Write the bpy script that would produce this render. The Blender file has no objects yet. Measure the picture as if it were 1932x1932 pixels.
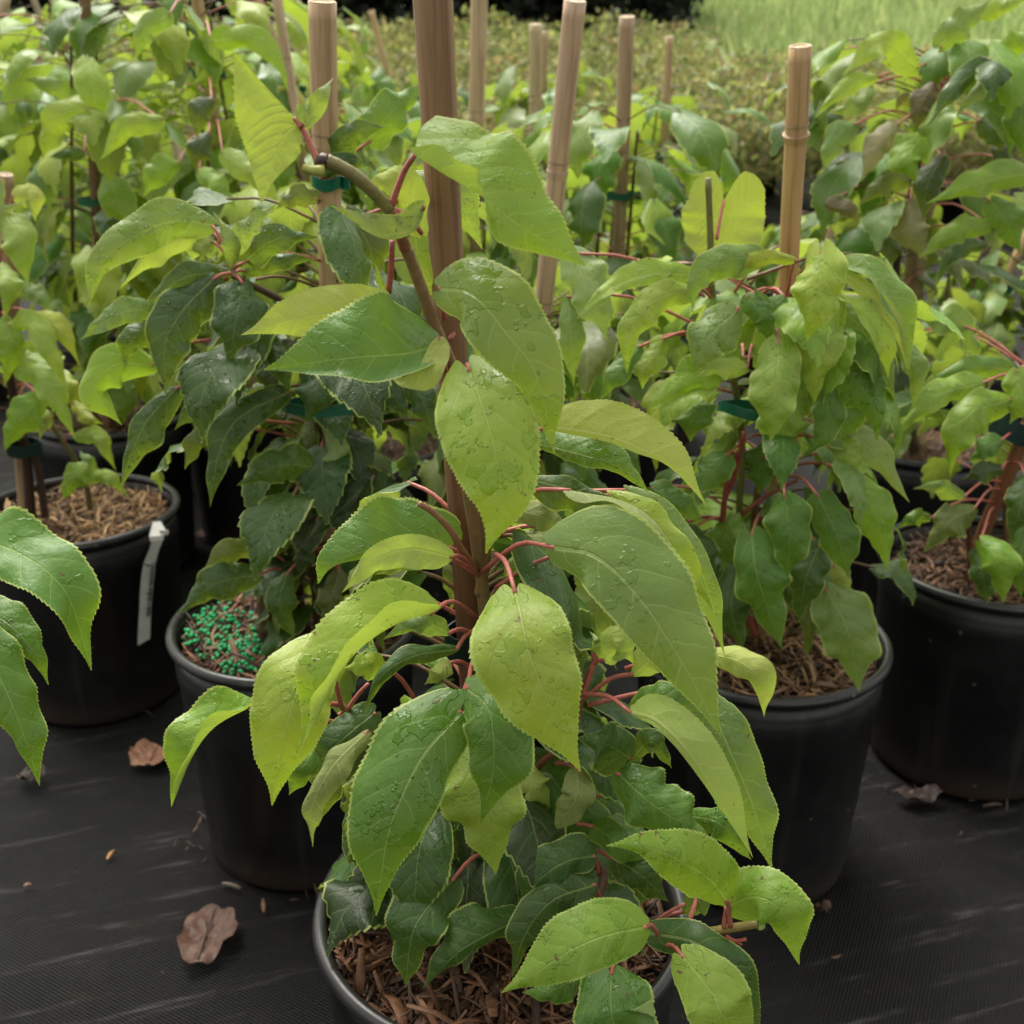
import bpy, math, random
import numpy as np
from mathutils import Vector, Matrix
R = math.radians
random.seed(7)
# ------------------------------------------------------------------ camera, light, exposure
F = 2089.0; PITCH = R(22.33); CH = 0.873
scn = bpy.context.scene
cam = bpy.data.objects.new('camera', bpy.data.cameras.new('camera'))
scn.collection.objects.link(cam); scn.camera = cam
cam.location = (0, 0, CH); cam.rotation_euler = (R(90) - PITCH, 0, 0)
cam.data.sensor_width = 36; cam.data.lens = 36 * F / 1932
cam.data.clip_start = .02; cam.data.clip_end = 400
cam.data.dof.use_dof = True; cam.data.dof.focus_distance = .64; cam.data.dof.aperture_fstop = 12
world = bpy.data.worlds.new('World'); scn.world = world; world.use_nodes = True
wn = world.node_tree.nodes; wl = world.node_tree.links
bg = wn['Background']; sky = wn.new('ShaderNodeTexSky'); sky.sky_type = 'NISHITA'; sky.sun_disc = False
SUN_EL, SUN_ROT = R(62), R(-25)
sky.sun_elevation = SUN_EL; sky.sun_rotation = SUN_ROT; sky.dust_density = 4; sky.air_density = 1.0
hs = wn.new('ShaderNodeHueSaturation'); hs.inputs['Saturation'].default_value = .10
wl.new(sky.outputs[0], hs.inputs['Color']); wt = wn.new('ShaderNodeMix'); wt.data_type = 'RGBA'; wt.blend_type = 'MULTIPLY'; wt.inputs[0].default_value = 1; wt.inputs[7].default_value = (1.03, 1, .90, 1)
wl.new(hs.outputs[0], wt.inputs[6]); wl.new(wt.outputs[2], bg.inputs[0]); bg.inputs[1].default_value = .12
sun = bpy.data.objects.new('sun', bpy.data.lights.new('sun', 'SUN')); scn.collection.objects.link(sun)
sun.data.energy = 1.1; sun.data.angle = R(35); sun.data.color = (1, .96, .89)
sun.rotation_euler = (R(90) - SUN_EL, 0, R(180) - SUN_ROT)
scn.view_settings.view_transform = 'Standard'; scn.view_settings.look = 'None'
scn.view_settings.gamma = 1; scn.view_settings.exposure = 1.42
scn.cycles.diffuse_bounces = 3; scn.cycles.max_bounces = 6; scn.cycles.transmission_bounces = 4; scn.cycles.transparent_max_bounces = 4

COL = scn.collection
CAM = Vector((0, 0, CH)); cp, sp = math.cos(PITCH), math.sin(PITCH)
def at(x, y, Y):
    cx = (x - 966) / F; cy = (966 - y) / F
    d = Vector((cx, cp + cy * sp, -sp + cy * cp))
    return CAM + d * (Y / d.y)
def depth(p): return p.y * cp - (p.z - CH) * sp
def ground_z(Y): return max(0.0, Y - 3.5) * .15

# ------------------------------------------------------------------ materials
def NM(name):
    m = bpy.data.materials.new(name); m.use_nodes = True
    return m, m.node_tree
class G:
    def __init__(s, nt): s.t = nt; s.n = nt.nodes; s.l = nt.links
    def add(s, typ, ins=None, **kw):
        n = s.n.new(typ)
        for k, v in kw.items(): setattr(n, k, v)
        for k, v in (ins or {}).items():
            if isinstance(v, bpy.types.NodeSocket): s.l.new(v, n.inputs[k])
            else: n.inputs[k].default_value = v
        return n
    def m(s, op, a, b=None, c=None):
        i = {0: a}
        if b is not None: i[1] = b
        if c is not None: i[2] = c
        return s.add('ShaderNodeMath', i, operation=op).outputs[0]
    def step(s, x, lo, hi, a=0., b=1.):
        return s.add('ShaderNodeMapRange', {0: x, 1: lo, 2: hi, 3: a, 4: b}, clamp=True).outputs[0]
    def noise(s, vec, scale, detail=3, rough=.55):
        i = {'Scale': scale, 'Detail': detail, 'Roughness': rough}
        if vec is not None: i['Vector'] = vec
        return s.add('ShaderNodeTexNoise', i).outputs[0]
    def mix(s, f, a, b, bt='MIX'):
        n = s.add('ShaderNodeMix', data_type='RGBA', blend_type=bt)
        for i, v in ((0, f), (6, a), (7, b)):
            if isinstance(v, bpy.types.NodeSocket): s.l.new(v, n.inputs[i])
            else: n.inputs[i].default_value = (tuple(v) + (1,) if isinstance(v, tuple) and len(v) == 3 else v)
        return n.outputs[2]
    def bump(s, h, strength, dist, nrm=None):
        i = {'Height': h, 'Strength': strength, 'Distance': dist}
        if nrm is not None: i['Normal'] = nrm
        return s.add('ShaderNodeBump', i).outputs[0]
def rgb(c): return (c[0], c[1], c[2], 1)

def leaf_material(name, detail=True):
    m, nt = NM(name); g = G(nt); P = g.n['Principled BSDF']; out = g.n['Material Output']
    att = g.add('ShaderNodeAttribute', attribute_name='tint')
    tint = att.outputs['Color']; wet = att.outputs['Alpha']
    uv = g.add('ShaderNodeUVMap', uv_map='UVMap').outputs[0]
    spn = g.add('ShaderNodeUVMap', uv_map='span').outputs[0]
    su = g.add('ShaderNodeSeparateXYZ', {0: uv}); ss = g.add('ShaderNodeSeparateXYZ', {0: spn})
    rnd = g.add('ShaderNodeObjectInfo').outputs['Random']
    off = g.add('ShaderNodeVectorMath', {0: spn, 1: g.add('ShaderNodeCombineXYZ', {2: g.m('MULTIPLY', rnd, 37.)}).outputs[0]}, operation='ADD').outputs[0]
    back = g.add('ShaderNodeNewGeometry').outputs['Backfacing']
    u = ss.outputs[0]; v = ss.outputs[1]; q = g.m('ABSOLUTE', v); qc = g.m('MINIMUM', q, .34)
    sn = g.m('ABSOLUTE', g.m('SUBTRACT', g.m('MULTIPLY', su.outputs[1], 2.), 1.))
    wob = g.m('MULTIPLY', g.m('SUBTRACT', g.noise(off, 7, 2), .5), .07)
    # side veins
    gg = g.m('SUBTRACT', g.m('SUBTRACT', g.m('ADD', u, wob), g.m('MULTIPLY', qc, .75)), g.m('MULTIPLY', g.m('MULTIPLY', qc, qc), 1.9))
    sgn = g.m('MULTIPLY', g.m('SIGN', v), .21)
    fr = g.m('FRACT', g.m('ADD', g.m('MULTIPLY', gg, 6.4), sgn))
    dv = g.m('ABSOLUTE', g.m('SUBTRACT', fr, .5))
    fade = g.step(sn, .55, 1., 1., .25)
    side = g.m('MULTIPLY', g.step(dv, .008, .034, 1., 0.), fade)
    sidew = g.m('MULTIPLY', g.step(dv, .0, .30, 1., 0.), fade)
    midw = g.m('MULTIPLY', g.m('SUBTRACT', 1.08, u), .0085)
    mid = g.step(g.m('DIVIDE', q, midw), .6, 1.15, 1., 0.)
    vein = g.m('MAXIMUM', side, mid)
    net = g.add('ShaderNodeTexVoronoi', {'Vector': off, 'Scale': 34.}, feature='DISTANCE_TO_EDGE').outputs[0]
    net = g.step(net, .0, .09, 1., 0.)
    n1 = g.noise(off, 5, 4); n2 = g.noise(off, 60, 2)
    col = g.mix(g.step(n1, .32, .68, 0, .38), tint, g.mix(1., tint, (.72, .80, .62), 'MULTIPLY'))
    n3 = g.noise(off, 2.2, 2)
    yl = g.m('MULTIPLY', g.step(g.m('ADD', n3, g.m('MULTIPLY', u, .16)), .54, .76), .26)
    col = g.mix(yl, col, g.mix(1., tint, (1.75, 1.35, .55), 'MULTIPLY'))
    vc = g.mix(.55, g.mix(1., tint, (1.7, 1.6, 1.9), 'MULTIPLY'), (.30, .37, .12))
    col = g.mix(g.m('MULTIPLY', g.m('ADD', g.m('MULTIPLY', side, .62), g.m('MULTIPLY', mid, .80)), 1.), col, vc)
    if detail: col = g.mix(g.m('MULTIPLY', net, .13), col, vc)
    col = g.mix(g.m('MULTIPLY', g.m('GREATER_THAN', sn, .94), .75), col, (.42, .50, .13))
    # underside paler
    und = g.mix(.42, tint, (.40, .47, .17)); und = g.mix(g.m('MULTIPLY', vein, .5), und, (.50, .56, .20))
    und = g.mix(g.m('MULTIPLY', net, .16), und, (.50, .56, .20))
    col = g.mix(back, col, und)
    # brown damage
    sp_ = g.noise(off, 9, 3, .7)
    dmg = g.m('MULTIPLY', g.step(sp_, .70, .72), g.m('GREATER_THAN', rnd, .45))
    dmg2 = g.step(g.noise(off, 21, 2), .70, .72)
    dmg = g.m('MAXIMUM', dmg, g.m('MULTIPLY', dmg2, g.m('LESS_THAN', rnd, .5)))
    col = g.mix(g.m('MULTIPLY', dmg, .85), col, (.13, .055, .022))
    # wet film
    film = g.m('MULTIPLY', g.step(g.noise(off, 7.5, 3, .6), .555, .575), wet)
    film = g.m('MULTIPLY', film, g.m('SUBTRACT', 1., back))
    col = g.mix(g.m('MULTIPLY', film, .75), col, g.mix(1., col, (.60, .80, .35), 'MULTIPLY'))
    rough = g.m('SUBTRACT', g.m('ADD', .40, g.m('MULTIPLY', n2, .14)), g.m('MULTIPLY', film, .32))
    rough = g.m('ADD', rough, g.m('MULTIPLY', back, .22))
    nrm = None
    if detail:
        # drops
        vo = g.add('ShaderNodeTexVoronoi', {'Vector': off, 'Scale': 20., 'Randomness': 1.})
        rr = g.add('ShaderNodeSeparateXYZ', {0: vo.outputs['Color']}).outputs[0]
        rad = g.m('MULTIPLY', g.step(g.m('MULTIPLY', rr, wet), .50, 1.), .42)
        drop = g.step(g.m('DIVIDE', vo.outputs['Distance'], g.m('ADD', rad, .001)), .45, 1., 1., 0.)
        drop = g.m('MULTIPLY', g.m('MULTIPLY', drop, g.m('GREATER_THAN', rad, .04)), g.m('SUBTRACT', 1., back))
        rough = g.m('MAXIMUM', g.m('SUBTRACT', rough, g.m('MULTIPLY', drop, .5)), .07)
        h = g.m('ADD', g.m('MULTIPLY', sidew, -.26), g.m('MULTIPLY', mid, -.4))
        h = g.m('ADD', h, g.m('MULTIPLY', net, -.05))
        h = g.m('ADD', h, g.m('MULTIPLY', n1, 1.6))
        nrm = g.bump(h, .55, .0022)
        nrm = g.bump(drop, 1., .003, nrm)
        nrm = g.bump(film, .8, .0012, nrm)
    else:
        nrm = g.bump(g.m('ADD', g.m('MULTIPLY', sidew, -.2), n1), .5, .002)
    P.inputs['Specular IOR Level'].default_value = .60; P.inputs['Sheen Weight'].default_value = .02; P.inputs['Sheen Roughness'].default_value = .45
    g.l.new(col, P.inputs['Base Color']); g.l.new(rough, P.inputs['Roughness']); g.l.new(nrm, P.inputs['Normal'])
    tcol = g.mix(1., g.mix(.35, col, (.52, .56, .06)), (1.12, 1.25, .7), 'MULTIPLY')
    tr = g.add('ShaderNodeBsdfTranslucent', {'Color': tcol, 'Normal': nrm})
    mx = g.add('ShaderNodeMixShader', {0: .34, 1: P.outputs[0], 2: tr.outputs[0]})
    g.l.new(mx.outputs[0], out.inputs[0])
    return m
M_leaf = leaf_material('leaf'); M_leaf_far = leaf_material('leaf_soft', False)

def tint_mat(name, rough=.55, nscale=120, namt=.35, bump=.3, trans=0.):
    m, nt = NM(name); g = G(nt); P = g.n['Principled BSDF']
    att = g.add('ShaderNodeAttribute', attribute_name='tint').outputs['Color']
    oc = g.add('ShaderNodeTexCoord').outputs['Object']
    n = g.noise(oc, nscale, 4)
    col = g.mix(g.step(n, .35, .7, 0., namt * 2), att, g.mix(1., att, (.55, .5, .42), 'MULTIPLY'))
    g.l.new(col, P.inputs['Base Color']); P.inputs['Roughness'].default_value = rough
    g.l.new(g.bump(n, bump, .001), P.inputs['Normal'])
    return m
M_stem = tint_mat('stem', .42, 260, .3)
M_chip = tint_mat('wood_chips', .6, 180, .45, .6)
M_soil = tint_mat('soil', .9, 90, .5, 1.)

def bamboo_mat():
    m, nt = NM('bamboo'); g = G(nt); P = g.n['Principled BSDF']
    att = g.add('ShaderNodeAttribute', attribute_name='tint').outputs['Color']
    uv = g.add('ShaderNodeUVMap', uv_map='UVMap').outputs[0]
    mp = g.add('ShaderNodeMapping', {0: uv}); mp.inputs['Scale'].default_value = (22, 3.2, 1)
    st = g.noise(mp.outputs[0], 3., 6, .65)
    mp2 = g.add('ShaderNodeMapping', {0: uv}); mp2.inputs['Scale'].default_value = (2.2, 2.4, 1)
    bl = g.noise(mp2.outputs[0], 2.6, 4, .6)
    mp3 = g.add('ShaderNodeMapping', {0: uv}); mp3.inputs['Scale'].default_value = (90, 3, 1)
    fn = g.noise(mp3.outputs[0], 3, 3)
    col = g.mix(g.step(st, .42, .72, 0, .5), att, g.mix(1., att, (.60, .48, .38), 'MULTIPLY'))
    col = g.mix(g.step(bl, .50, .64, 0, .68), col, g.mix(1., att, (.42, .33, .29), 'MULTIPLY'))
    col = g.mix(g.step(fn, .5, .75, 0, .35), col, g.mix(1., att, (1.35, 1.35, 1.35), 'MULTIPLY'))
    g.l.new(col, P.inputs['Base Color']); g.l.new(g.step(bl, .3, .7, .34, .62), P.inputs['Roughness'])
    g.l.new(g.bump(g.m('ADD', fn, st), .35, .0006), P.inputs['Normal'])
    return m
M_bamboo = bamboo_mat()

def plastic_mat(name, col, rough):
    m, nt = NM(name); g = G(nt); P = g.n['Principled BSDF']
    oc = g.add('ShaderNodeTexCoord').outputs['Object']
    n = g.noise(oc, 9, 5, .6); sc = g.noise(oc, 160, 2)
    vo = g.add('ShaderNodeTexVoronoi', {'Vector': oc, 'Scale': 42.})
    rr = g.add('ShaderNodeSeparateXYZ', {0: vo.outputs['Color']}).outputs[0]
    spk = g.m('MULTIPLY', g.m('LESS_THAN', vo.outputs['Distance'], .10), g.m('GREATER_THAN', rr, .72))
    mp = g.add('ShaderNodeMapping', {0: oc}); mp.inputs['Scale'].default_value = (30, 30, 2.5)
    drip = g.noise(mp.outputs[0], 1., 4)
    c = g.mix(g.step(n, .45, .75, 0, .5), col, tuple(x * 2.2 + .008 for x in col))
    c = g.mix(g.step(drip, .58, .75, 0, .22), c, (.075, .068, .06))
    c = g.mix(g.m('MULTIPLY', spk, .6), c, (.17, .15, .12))
    zz = g.add('ShaderNodeSeparateXYZ', {0: oc}).outputs[2]
    mud = g.step(g.m('ADD', zz, g.m('MULTIPLY', n, .10)), .045, .10, .75, 0.)
    c = g.mix(mud, c, (.045, .030, .021))
    g.l.new(c, P.inputs['Base Color']); g.l.new(g.step(n, .35, .7, rough - .1, rough + .15), P.inputs['Roughness'])
    g.l.new(g.bump(g.m('ADD', sc, n), .15, .001), P.inputs['Normal'])
    return m
M_pot = plastic_mat('pot_plastic', (.0055, .0055, .006), .42)
M_rim = plastic_mat('pot_rim_plastic', (.013, .013, .014), .33)

def simple(name, col, rough, spec=.5, nscale=0, amt=.3, trans=0):
    m, nt = NM(name); g = G(nt); P = g.n['Principled BSDF']
    P.inputs['Roughness'].default_value = rough; P.inputs['Specular IOR Level'].default_value = spec
    if nscale:
        n = g.noise(g.add('ShaderNodeTexCoord').outputs['Object'], nscale, 4)
        g.l.new(g.mix(g.step(n, .35, .7, 0, amt * 2), col, tuple(c * .45 for c in col)), P.inputs['Base Color'])
        g.l.new(g.bump(n, .4, .001), P.inputs['Normal'])
    else: P.inputs['Base Color'].default_value = rgb(col)
    if trans: P.inputs['Transmission Weight'].default_value = trans
    return m
M_tie = simple('green_tie', (.004, .12, .072), .35, .5, 60, .25)
M_tie_dark = simple('dark_green_tie', (.004, .028, .022), .5, .4, 60, .25)
M_tag = simple('white_plastic_tag', (.62, .61, .59), .45, .5, 50, .12)
M_ink = simple('ink', (.03, .03, .035), .6)
M_bead = simple('green_bead', (.008, .34, .11), .38, .5, 90, .25)
M_cut = simple('cut_bamboo', (.50, .40, .27), .75, .3, 300, .3)
M_water = simple('water_drop', (.9, .95, .9), .03, .5, 0, 0, .95)
M_dead = tint_mat('dead_leaf', .6, 130, .5, .8)

def fabric_mat():
    m, nt = NM('landscape_fabric'); g = G(nt); P = g.n['Principled BSDF']
    oc = g.add('ShaderNodeTexCoord').outputs['Object']
    mp = g.add('ShaderNodeMapping', {0: oc}); mp.inputs['Rotation'].default_value = (0, 0, R(-17))
    s = g.add('ShaderNodeSeparateXYZ', {0: mp.outputs[0]})
    wx = g.m('SINE', g.m('MULTIPLY', s.outputs[0], 2 * math.pi / .0048))
    wy = g.m('SINE', g.m('MULTIPLY', s.outputs[1], 2 * math.pi / .0052))
    weave = g.m('MULTIPLY', wx, wy)
    st = g.add('ShaderNodeMapping', {0: mp.outputs[0]}); st.inputs['Scale'].default_value = (2.6, 26, 1)
    streak = g.noise(st.outputs[0], 1.8, 7, .68)
    st2 = g.add('ShaderNodeMapping', {0: mp.outputs[0]}); st2.inputs['Scale'].default_value = (9, 70, 1)
    streak2 = g.noise(st2.outputs[0], 1.8, 6, .7)
    pud = g.noise(oc, 3.2, 4, .55); dirt = g.noise(oc, 24, 6, .7)
    stk = g.m('MULTIPLY', g.step(streak, .54, .66), g.step(streak2, .44, .60, .05, 1.))
    col = g.mix(g.step(weave, -.4, .9, 0, .7), (.003, .003, .0032), (.011, .0107, .0107))
    col = g.mix(g.m('MULTIPLY', stk, .9), col, (.058, .056, .054))  # wet sheen painted as paler fabric colour along the streaks
    col = g.mix(g.step(dirt, .56, .8, 0, .5), col, (.032, .021, .015))
    rg = g.step(pud, .42, .62, .66, .30)
    rg = g.m('ADD', rg, g.m('MULTIPLY', stk, .08))
    g.l.new(col, P.inputs['Base Color']); g.l.new(rg, P.inputs['Roughness'])
    P.inputs['Specular IOR Level'].default_value = .19
    h = g.m('ADD', g.m('MULTIPLY', weave, .5), g.m('MULTIPLY', streak, .8))
    g.l.new(g.bump(h, .7, .0022, g.bump(pud, .5, .04)), P.inputs['Normal'])
    return m
def grass_mat():
    m, nt = NM('grass_ground'); g = G(nt); P = g.n['Principled BSDF']
    oc = g.add('ShaderNodeTexCoord').outputs['Object']
    a = g.noise(oc, .7, 5); b = g.noise(oc, 9, 4)
    c = g.mix(g.step(a, .35, .65), (.26, .34, .14), (.34, .40, .19))
    c = g.mix(g.step(b, .45, .7, 0, .5), c, (.17, .24, .09))
    g.l.new(c, P.inputs['Base Color']); P.inputs['Roughness'].default_value = .85
    g.l.new(g.bump(b, .8, .05), P.inputs['Normal'])
    return m
M_fabric = fabric_mat(); M_grassg = grass_mat()
M_far = tint_mat('small_leaves', .5, 30, .2, .0)
_g = G(M_far.node_tree); _a = _g.add('ShaderNodeAttribute', attribute_name='tint').outputs['Color']
_t = _g.add('ShaderNodeBsdfTranslucent', {'Color': _g.mix(1., _a, (1.3, 1.3, 1.), 'MULTIPLY')})
_m = _g.add('ShaderNodeMixShader', {0: .45, 1: _g.n['Principled BSDF'].outputs[0], 2: _t.outputs[0]}); _g.l.new(_m.outputs[0], _g.n['Material Output'].inputs[0])
M_bark = simple('branch_bark', (.055, .035, .022), .8, .3, 40)

# ------------------------------------------------------------------ mesh helpers
def link(name, me, parent=None, **props):
    o = bpy.data.objects.new(name, me); COL.objects.link(o)
    if parent is not None: o.parent = parent; o.matrix_parent_inverse = parent.matrix_world.inverted() if False else Matrix()
    for k, v in props.items(): o[k] = v
    return o
class MB:
    """collects verts/faces with a tint per vertex and up to two uv layers"""
    def __init__(s): s.v = []; s.f = []; s.c = []; s.u1 = []; s.u2 = []; s.mi = []
    def add(s, vs, fs, col, u1=None, u2=None, mi=0):
        k = len(s.v); s.v += [tuple(p) for p in vs]; s.f += [tuple(i + k for i in f) for f in fs]
        s.c += ([tuple(col)] * len(vs) if not isinstance(col, list) else col)
        s.u1 += (u1 or [(0, 0)] * len(vs)); s.u2 += (u2 or [(0, 0)] * len(vs)); s.mi += [mi] * len(fs)
    def mesh(s, name, mats, origin=(0, 0, 0), smooth=True):
        me = bpy.data.meshes.new(name); ox, oy, oz = origin
        me.from_pydata([(x - ox, y - oy, z - oz) for x, y, z in s.v], [], s.f)
        n = len(s.v); nl = len(me.loops)
        vi = np.empty(nl, np.int32); me.loops.foreach_get('vertex_index', vi)
        for nm, d in (('UVMap', s.u1), ('span', s.u2)):
            l = me.uv_layers.new(name=nm); l.data.foreach_set('uv', np.array(d, np.float32)[vi].ravel())
        a = me.color_attributes.new('tint', 'FLOAT_COLOR', 'POINT')
        cc = np.array([c if len(c) == 4 else tuple(c) + (1,) for c in s.c], np.float32); a.data.foreach_set('color', cc.ravel())
        if smooth: me.polygons.foreach_set('use_smooth', np.ones(len(me.polygons), bool))
        for m in (mats if isinstance(mats, (list, tuple)) else [mats]): me.materials.append(m)
        me.polygons.foreach_set('material_index', np.array(s.mi, np.int32))
        me.update(); return me
def loc_of(par): return tuple(par.get('_o', (0, 0, 0))) if par is not None else (0, 0, 0)
ORG = {}
def build(mb, name, mats, parent=None, smooth=True, origin=None, **props):
    """mesh is given in world coordinates; a child is stored relative to its parent's world position"""
    po = ORG.get(parent.name, (0, 0, 0)) if parent is not None else (0, 0, 0)
    og = origin if origin is not None else (po if parent is not None else (0, 0, 0))
    me = mb.mesh(name, mats, og, smooth)
    o = link(name, me, parent, **props)
    o.location = (og[0] - po[0], og[1] - po[1], og[2] - po[2]); ORG[o.name] = tuple(og)
    return o
def empty(name, loc, **props):
    o = bpy.data.objects.new(name, None); COL.objects.link(o); o.location = loc; o.empty_display_size = .05
    for k, v in props.items(): o[k] = v
    ORG[o.name] = tuple(loc); return o
def catmull(pts, n):
    pts = [Vector(p) for p in pts]
    if len(pts) == 2: return [pts[0].lerp(pts[1], i / (n - 1)) for i in range(n)]
    P = [pts[0] * 2 - pts[1]] + pts + [pts[-1] * 2 - pts[-2]]
    out = []; dense = []
    for i in range(1, len(P) - 2):
        a, b, c, d = P[i - 1:i + 3]
        for k in range(16):
            t = k / 16
            dense.append(.5 * ((2 * b) + (c - a) * t + (2 * a - 5 * b + 4 * c - d) * t * t + (3 * b - a - 3 * c + d) * t ** 3))
    dense.append(pts[-1]); L = [0]
    for i in range(1, len(dense)): L.append(L[-1] + (dense[i] - dense[i - 1]).length)
    j = 0
    for i in range(n):
        s = L[-1] * i / (n - 1)
        while j < len(L) - 2 and L[j + 1] < s: j += 1
        w = (s - L[j]) / max(1e-9, L[j + 1] - L[j]); out.append(dense[j].lerp(dense[j + 1], min(1, w)))
    return out
def tube(mb, pts, r0, r1, col, seg=8, n=None, jitter=0., col2=None, uvv=1., cap=True, cpow=1.):
    n = n or max(4, 5 * len(pts)); C = catmull(pts, n); vs = []; cs = []; u = []
    ref = Vector((.3, -.8, .5)).normalized(); Lacc = 0
    for i, p in enumerate(C):
        T = (C[min(i + 1, n - 1)] - C[max(i - 1, 0)]).normalized(); a = T.cross(ref).normalized(); b = T.cross(a)
        t = i / (n - 1); r = r0 + (r1 - r0) * t
        if jitter: r *= 1 + random.uniform(-jitter, jitter)
        if i: Lacc += (p - C[i - 1]).length
        for k in range(seg):
            an = 2 * math.pi * k / seg; vs.append(p + (a * math.cos(an) + b * math.sin(an)) * r)
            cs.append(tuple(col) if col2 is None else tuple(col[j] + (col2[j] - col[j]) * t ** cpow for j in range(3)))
            u.append((abs(k / seg * 2 - 1), Lacc * uvv))
    fs = [(i * seg + k, i * seg + (k + 1) % seg, (i + 1) * seg + (k + 1) % seg, (i + 1) * seg + k) for i in range(n - 1) for k in range(seg)]
    if cap: fs += [tuple(range(seg))[::-1], tuple((n - 1) * seg + k for k in range(seg))]
    mb.add(vs, fs, cs, u)
def lathe(mb, prof, c, seg=72, col=(1, 1, 1), close=False):
    vs = []; n = len(prof)
    for k in range(seg):
        a = 2 * math.pi * k / seg
        vs += [(c[0] + r * math.cos(a), c[1] + r * math.sin(a), c[2] + z) for r, z in prof]
    fs = [(k * n + i, ((k + 1) % seg) * n + i, ((k + 1) % seg) * n + i + 1, k * n + i + 1) for k in range(seg) for i in range(n - 1)]
    mb.add(vs, fs, col)

# ------------------------------------------------------------------ leaves
PROF = np.array([[0, .26], [.03, .52], [.08, .74], [.15, .89], [.25, .98], [.35, 1], [.47, .96], [.6, .81], [.72, .57], [.81, .345], [.88, .18], [.93, .09], [.97, .045], [1, .0]])
def wprof(t): return float(np.interp(t, PROF[:, 0], PROF[:, 1]))
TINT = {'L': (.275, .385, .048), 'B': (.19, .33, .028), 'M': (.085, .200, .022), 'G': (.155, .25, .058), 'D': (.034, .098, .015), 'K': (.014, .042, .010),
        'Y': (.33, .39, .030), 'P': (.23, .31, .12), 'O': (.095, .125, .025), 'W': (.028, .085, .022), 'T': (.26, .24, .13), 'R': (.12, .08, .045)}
def jt(c, a=.12):
    k = random.uniform(1 - a, 1 + a); return (c[0] * k * random.uniform(1 - a, 1 + a), c[1] * k, c[2] * k * random.uniform(.8, 1.2))
def leaf_geo(mb, mid, Vf, WR, WL, aR=(-8, -8), aL=(-8, -8), cv=-30, cR=None, cL=None, under=False, tint=(.1, .2, .03), wet=.5, wave=.15, rows=84, cols=5, teeth=True, lobe=.34, square=False, prof=None):
    C = catmull(mid, rows + 1); n = len(C)
    L = sum((C[i + 1] - C[i]).length for i in range(n - 1)); Wm = max(WR, WL)
    f1, f2 = random.uniform(1.3, 2.6), random.uniform(3.2, 4.8); p1, p2 = random.uniform(0, 6.3), random.uniform(0, 6.3); pp = random.uniform(0, 6.3)
    vs = []; u1 = []; u2 = []; cR = cv if cR is None else cR; cL = cv if cL is None else cL
    N = 2 * cols + 1
    for i in range(n):
        t = i / (n - 1); T = (C[min(i + 1, n - 1)] - C[max(i - 1, 0)]).normalized()
        V = Vf(C[i]); V = (V - T * V.dot(T)); V = V.normalized() if V.length > 1e-6 else Vector((0, 0, 1)); Rt = T.cross(V)
        w = wprof(t) if not square else float(np.interp(t, (0, .06, .2, .45, .7, .9, 1), (.55, .86, 1, .98, .8, .3, 0)))
        fall = math.exp(-((t - 0.0) / .09) ** 2)
        for sd, W, a, cc, ph in ((-1, WL, aL, cL, p1), (1, WR, aR, cR, p2)):
            if prof: w = float(np.interp(t, np.linspace(0, 1, len(prof[sd > 0])), prof[sd > 0]))
            a0 = math.radians(float(np.interp(t, np.linspace(0, 1, len(a)), a))); c = math.radians(cc)
            pts = []; x = z = 0; m = 6; ds = w * W / m
            seq = [(0., 0.)]
            for k in range(m):
                an = a0 + c * (k + .5) / m; x += math.cos(an) * ds; z += math.sin(an) * ds; seq.append((x, z))
            js = range(cols, 0, -1) if sd < 0 else range(1, cols + 1)
            row = []
            for j in js:
                s = (j / cols) ** .85; q = s * m; k = min(int(q), m - 1); fr = q - k
                x = seq[k][0] + (seq[k + 1][0] - seq[k][0]) * fr; z = seq[k][1] + (seq[k + 1][1] - seq[k][1]) * fr
                if teeth and j == cols and 0 < i < n - 1:
                    k2 = 1 + (random.uniform(.004, .040) if i % 2 else -.012); x *= k2; z *= k2
                aend = a0 + c * s
                und = W * wave * 1.25 * s * s * (math.sin(f1 * 6.28 * t + ph) + .45 * math.sin(f2 * 6.28 * t + pp + ph)) * min(1, w * 1.4)
                x += -math.sin(aend) * und; z += math.cos(aend) * und
                back = -T * (lobe * W * fall * math.sin(min(1., s * 1.15) * math.pi * .62) * .9)
                if teeth and j == cols and i % 2 and 0 < i < n - 1: back = back + T * L / n * .9
                row.append((C[i] + Rt * (sd * x) + V * z + back, .5 + sd * .5 * s, sd * s * w * W / L))
            if sd < 0:
                for p, a1, b1 in row: vs.append(p); u1.append((t, a1)); u2.append((t, b1))
                vs.append(C[i]); u1.append((t, .5)); u2.append((t, 0))
            else:
                for p, a1, b1 in row: vs.append(p); u1.append((t, a1)); u2.append((t, b1))
    fs = []
    for i in range(n - 1):
        for j in range(N - 1):
            f = (i * N + j, i * N + j + 1, (i + 1) * N + j + 1, (i + 1) * N + j)
            fs.append(f[::-1] if under else f)
    mb.add(vs, fs, tuple(tint) + (wet,), u1, u2)
def petiole_geo(mb, a, b, r=.0010, col=(.34, .085, .06), sag=.10, seg=6, rb=None):
    a = Vector(a); b = Vector(b); L = (b - a).length; mid = a.lerp(b, .55) + Vector((0, 0, L * sag))
    tube(mb, [a, mid, b], rb or r * 1.3, r, col, seg, 8)
def toCam(p): return (CAM - p).normalized()

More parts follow.
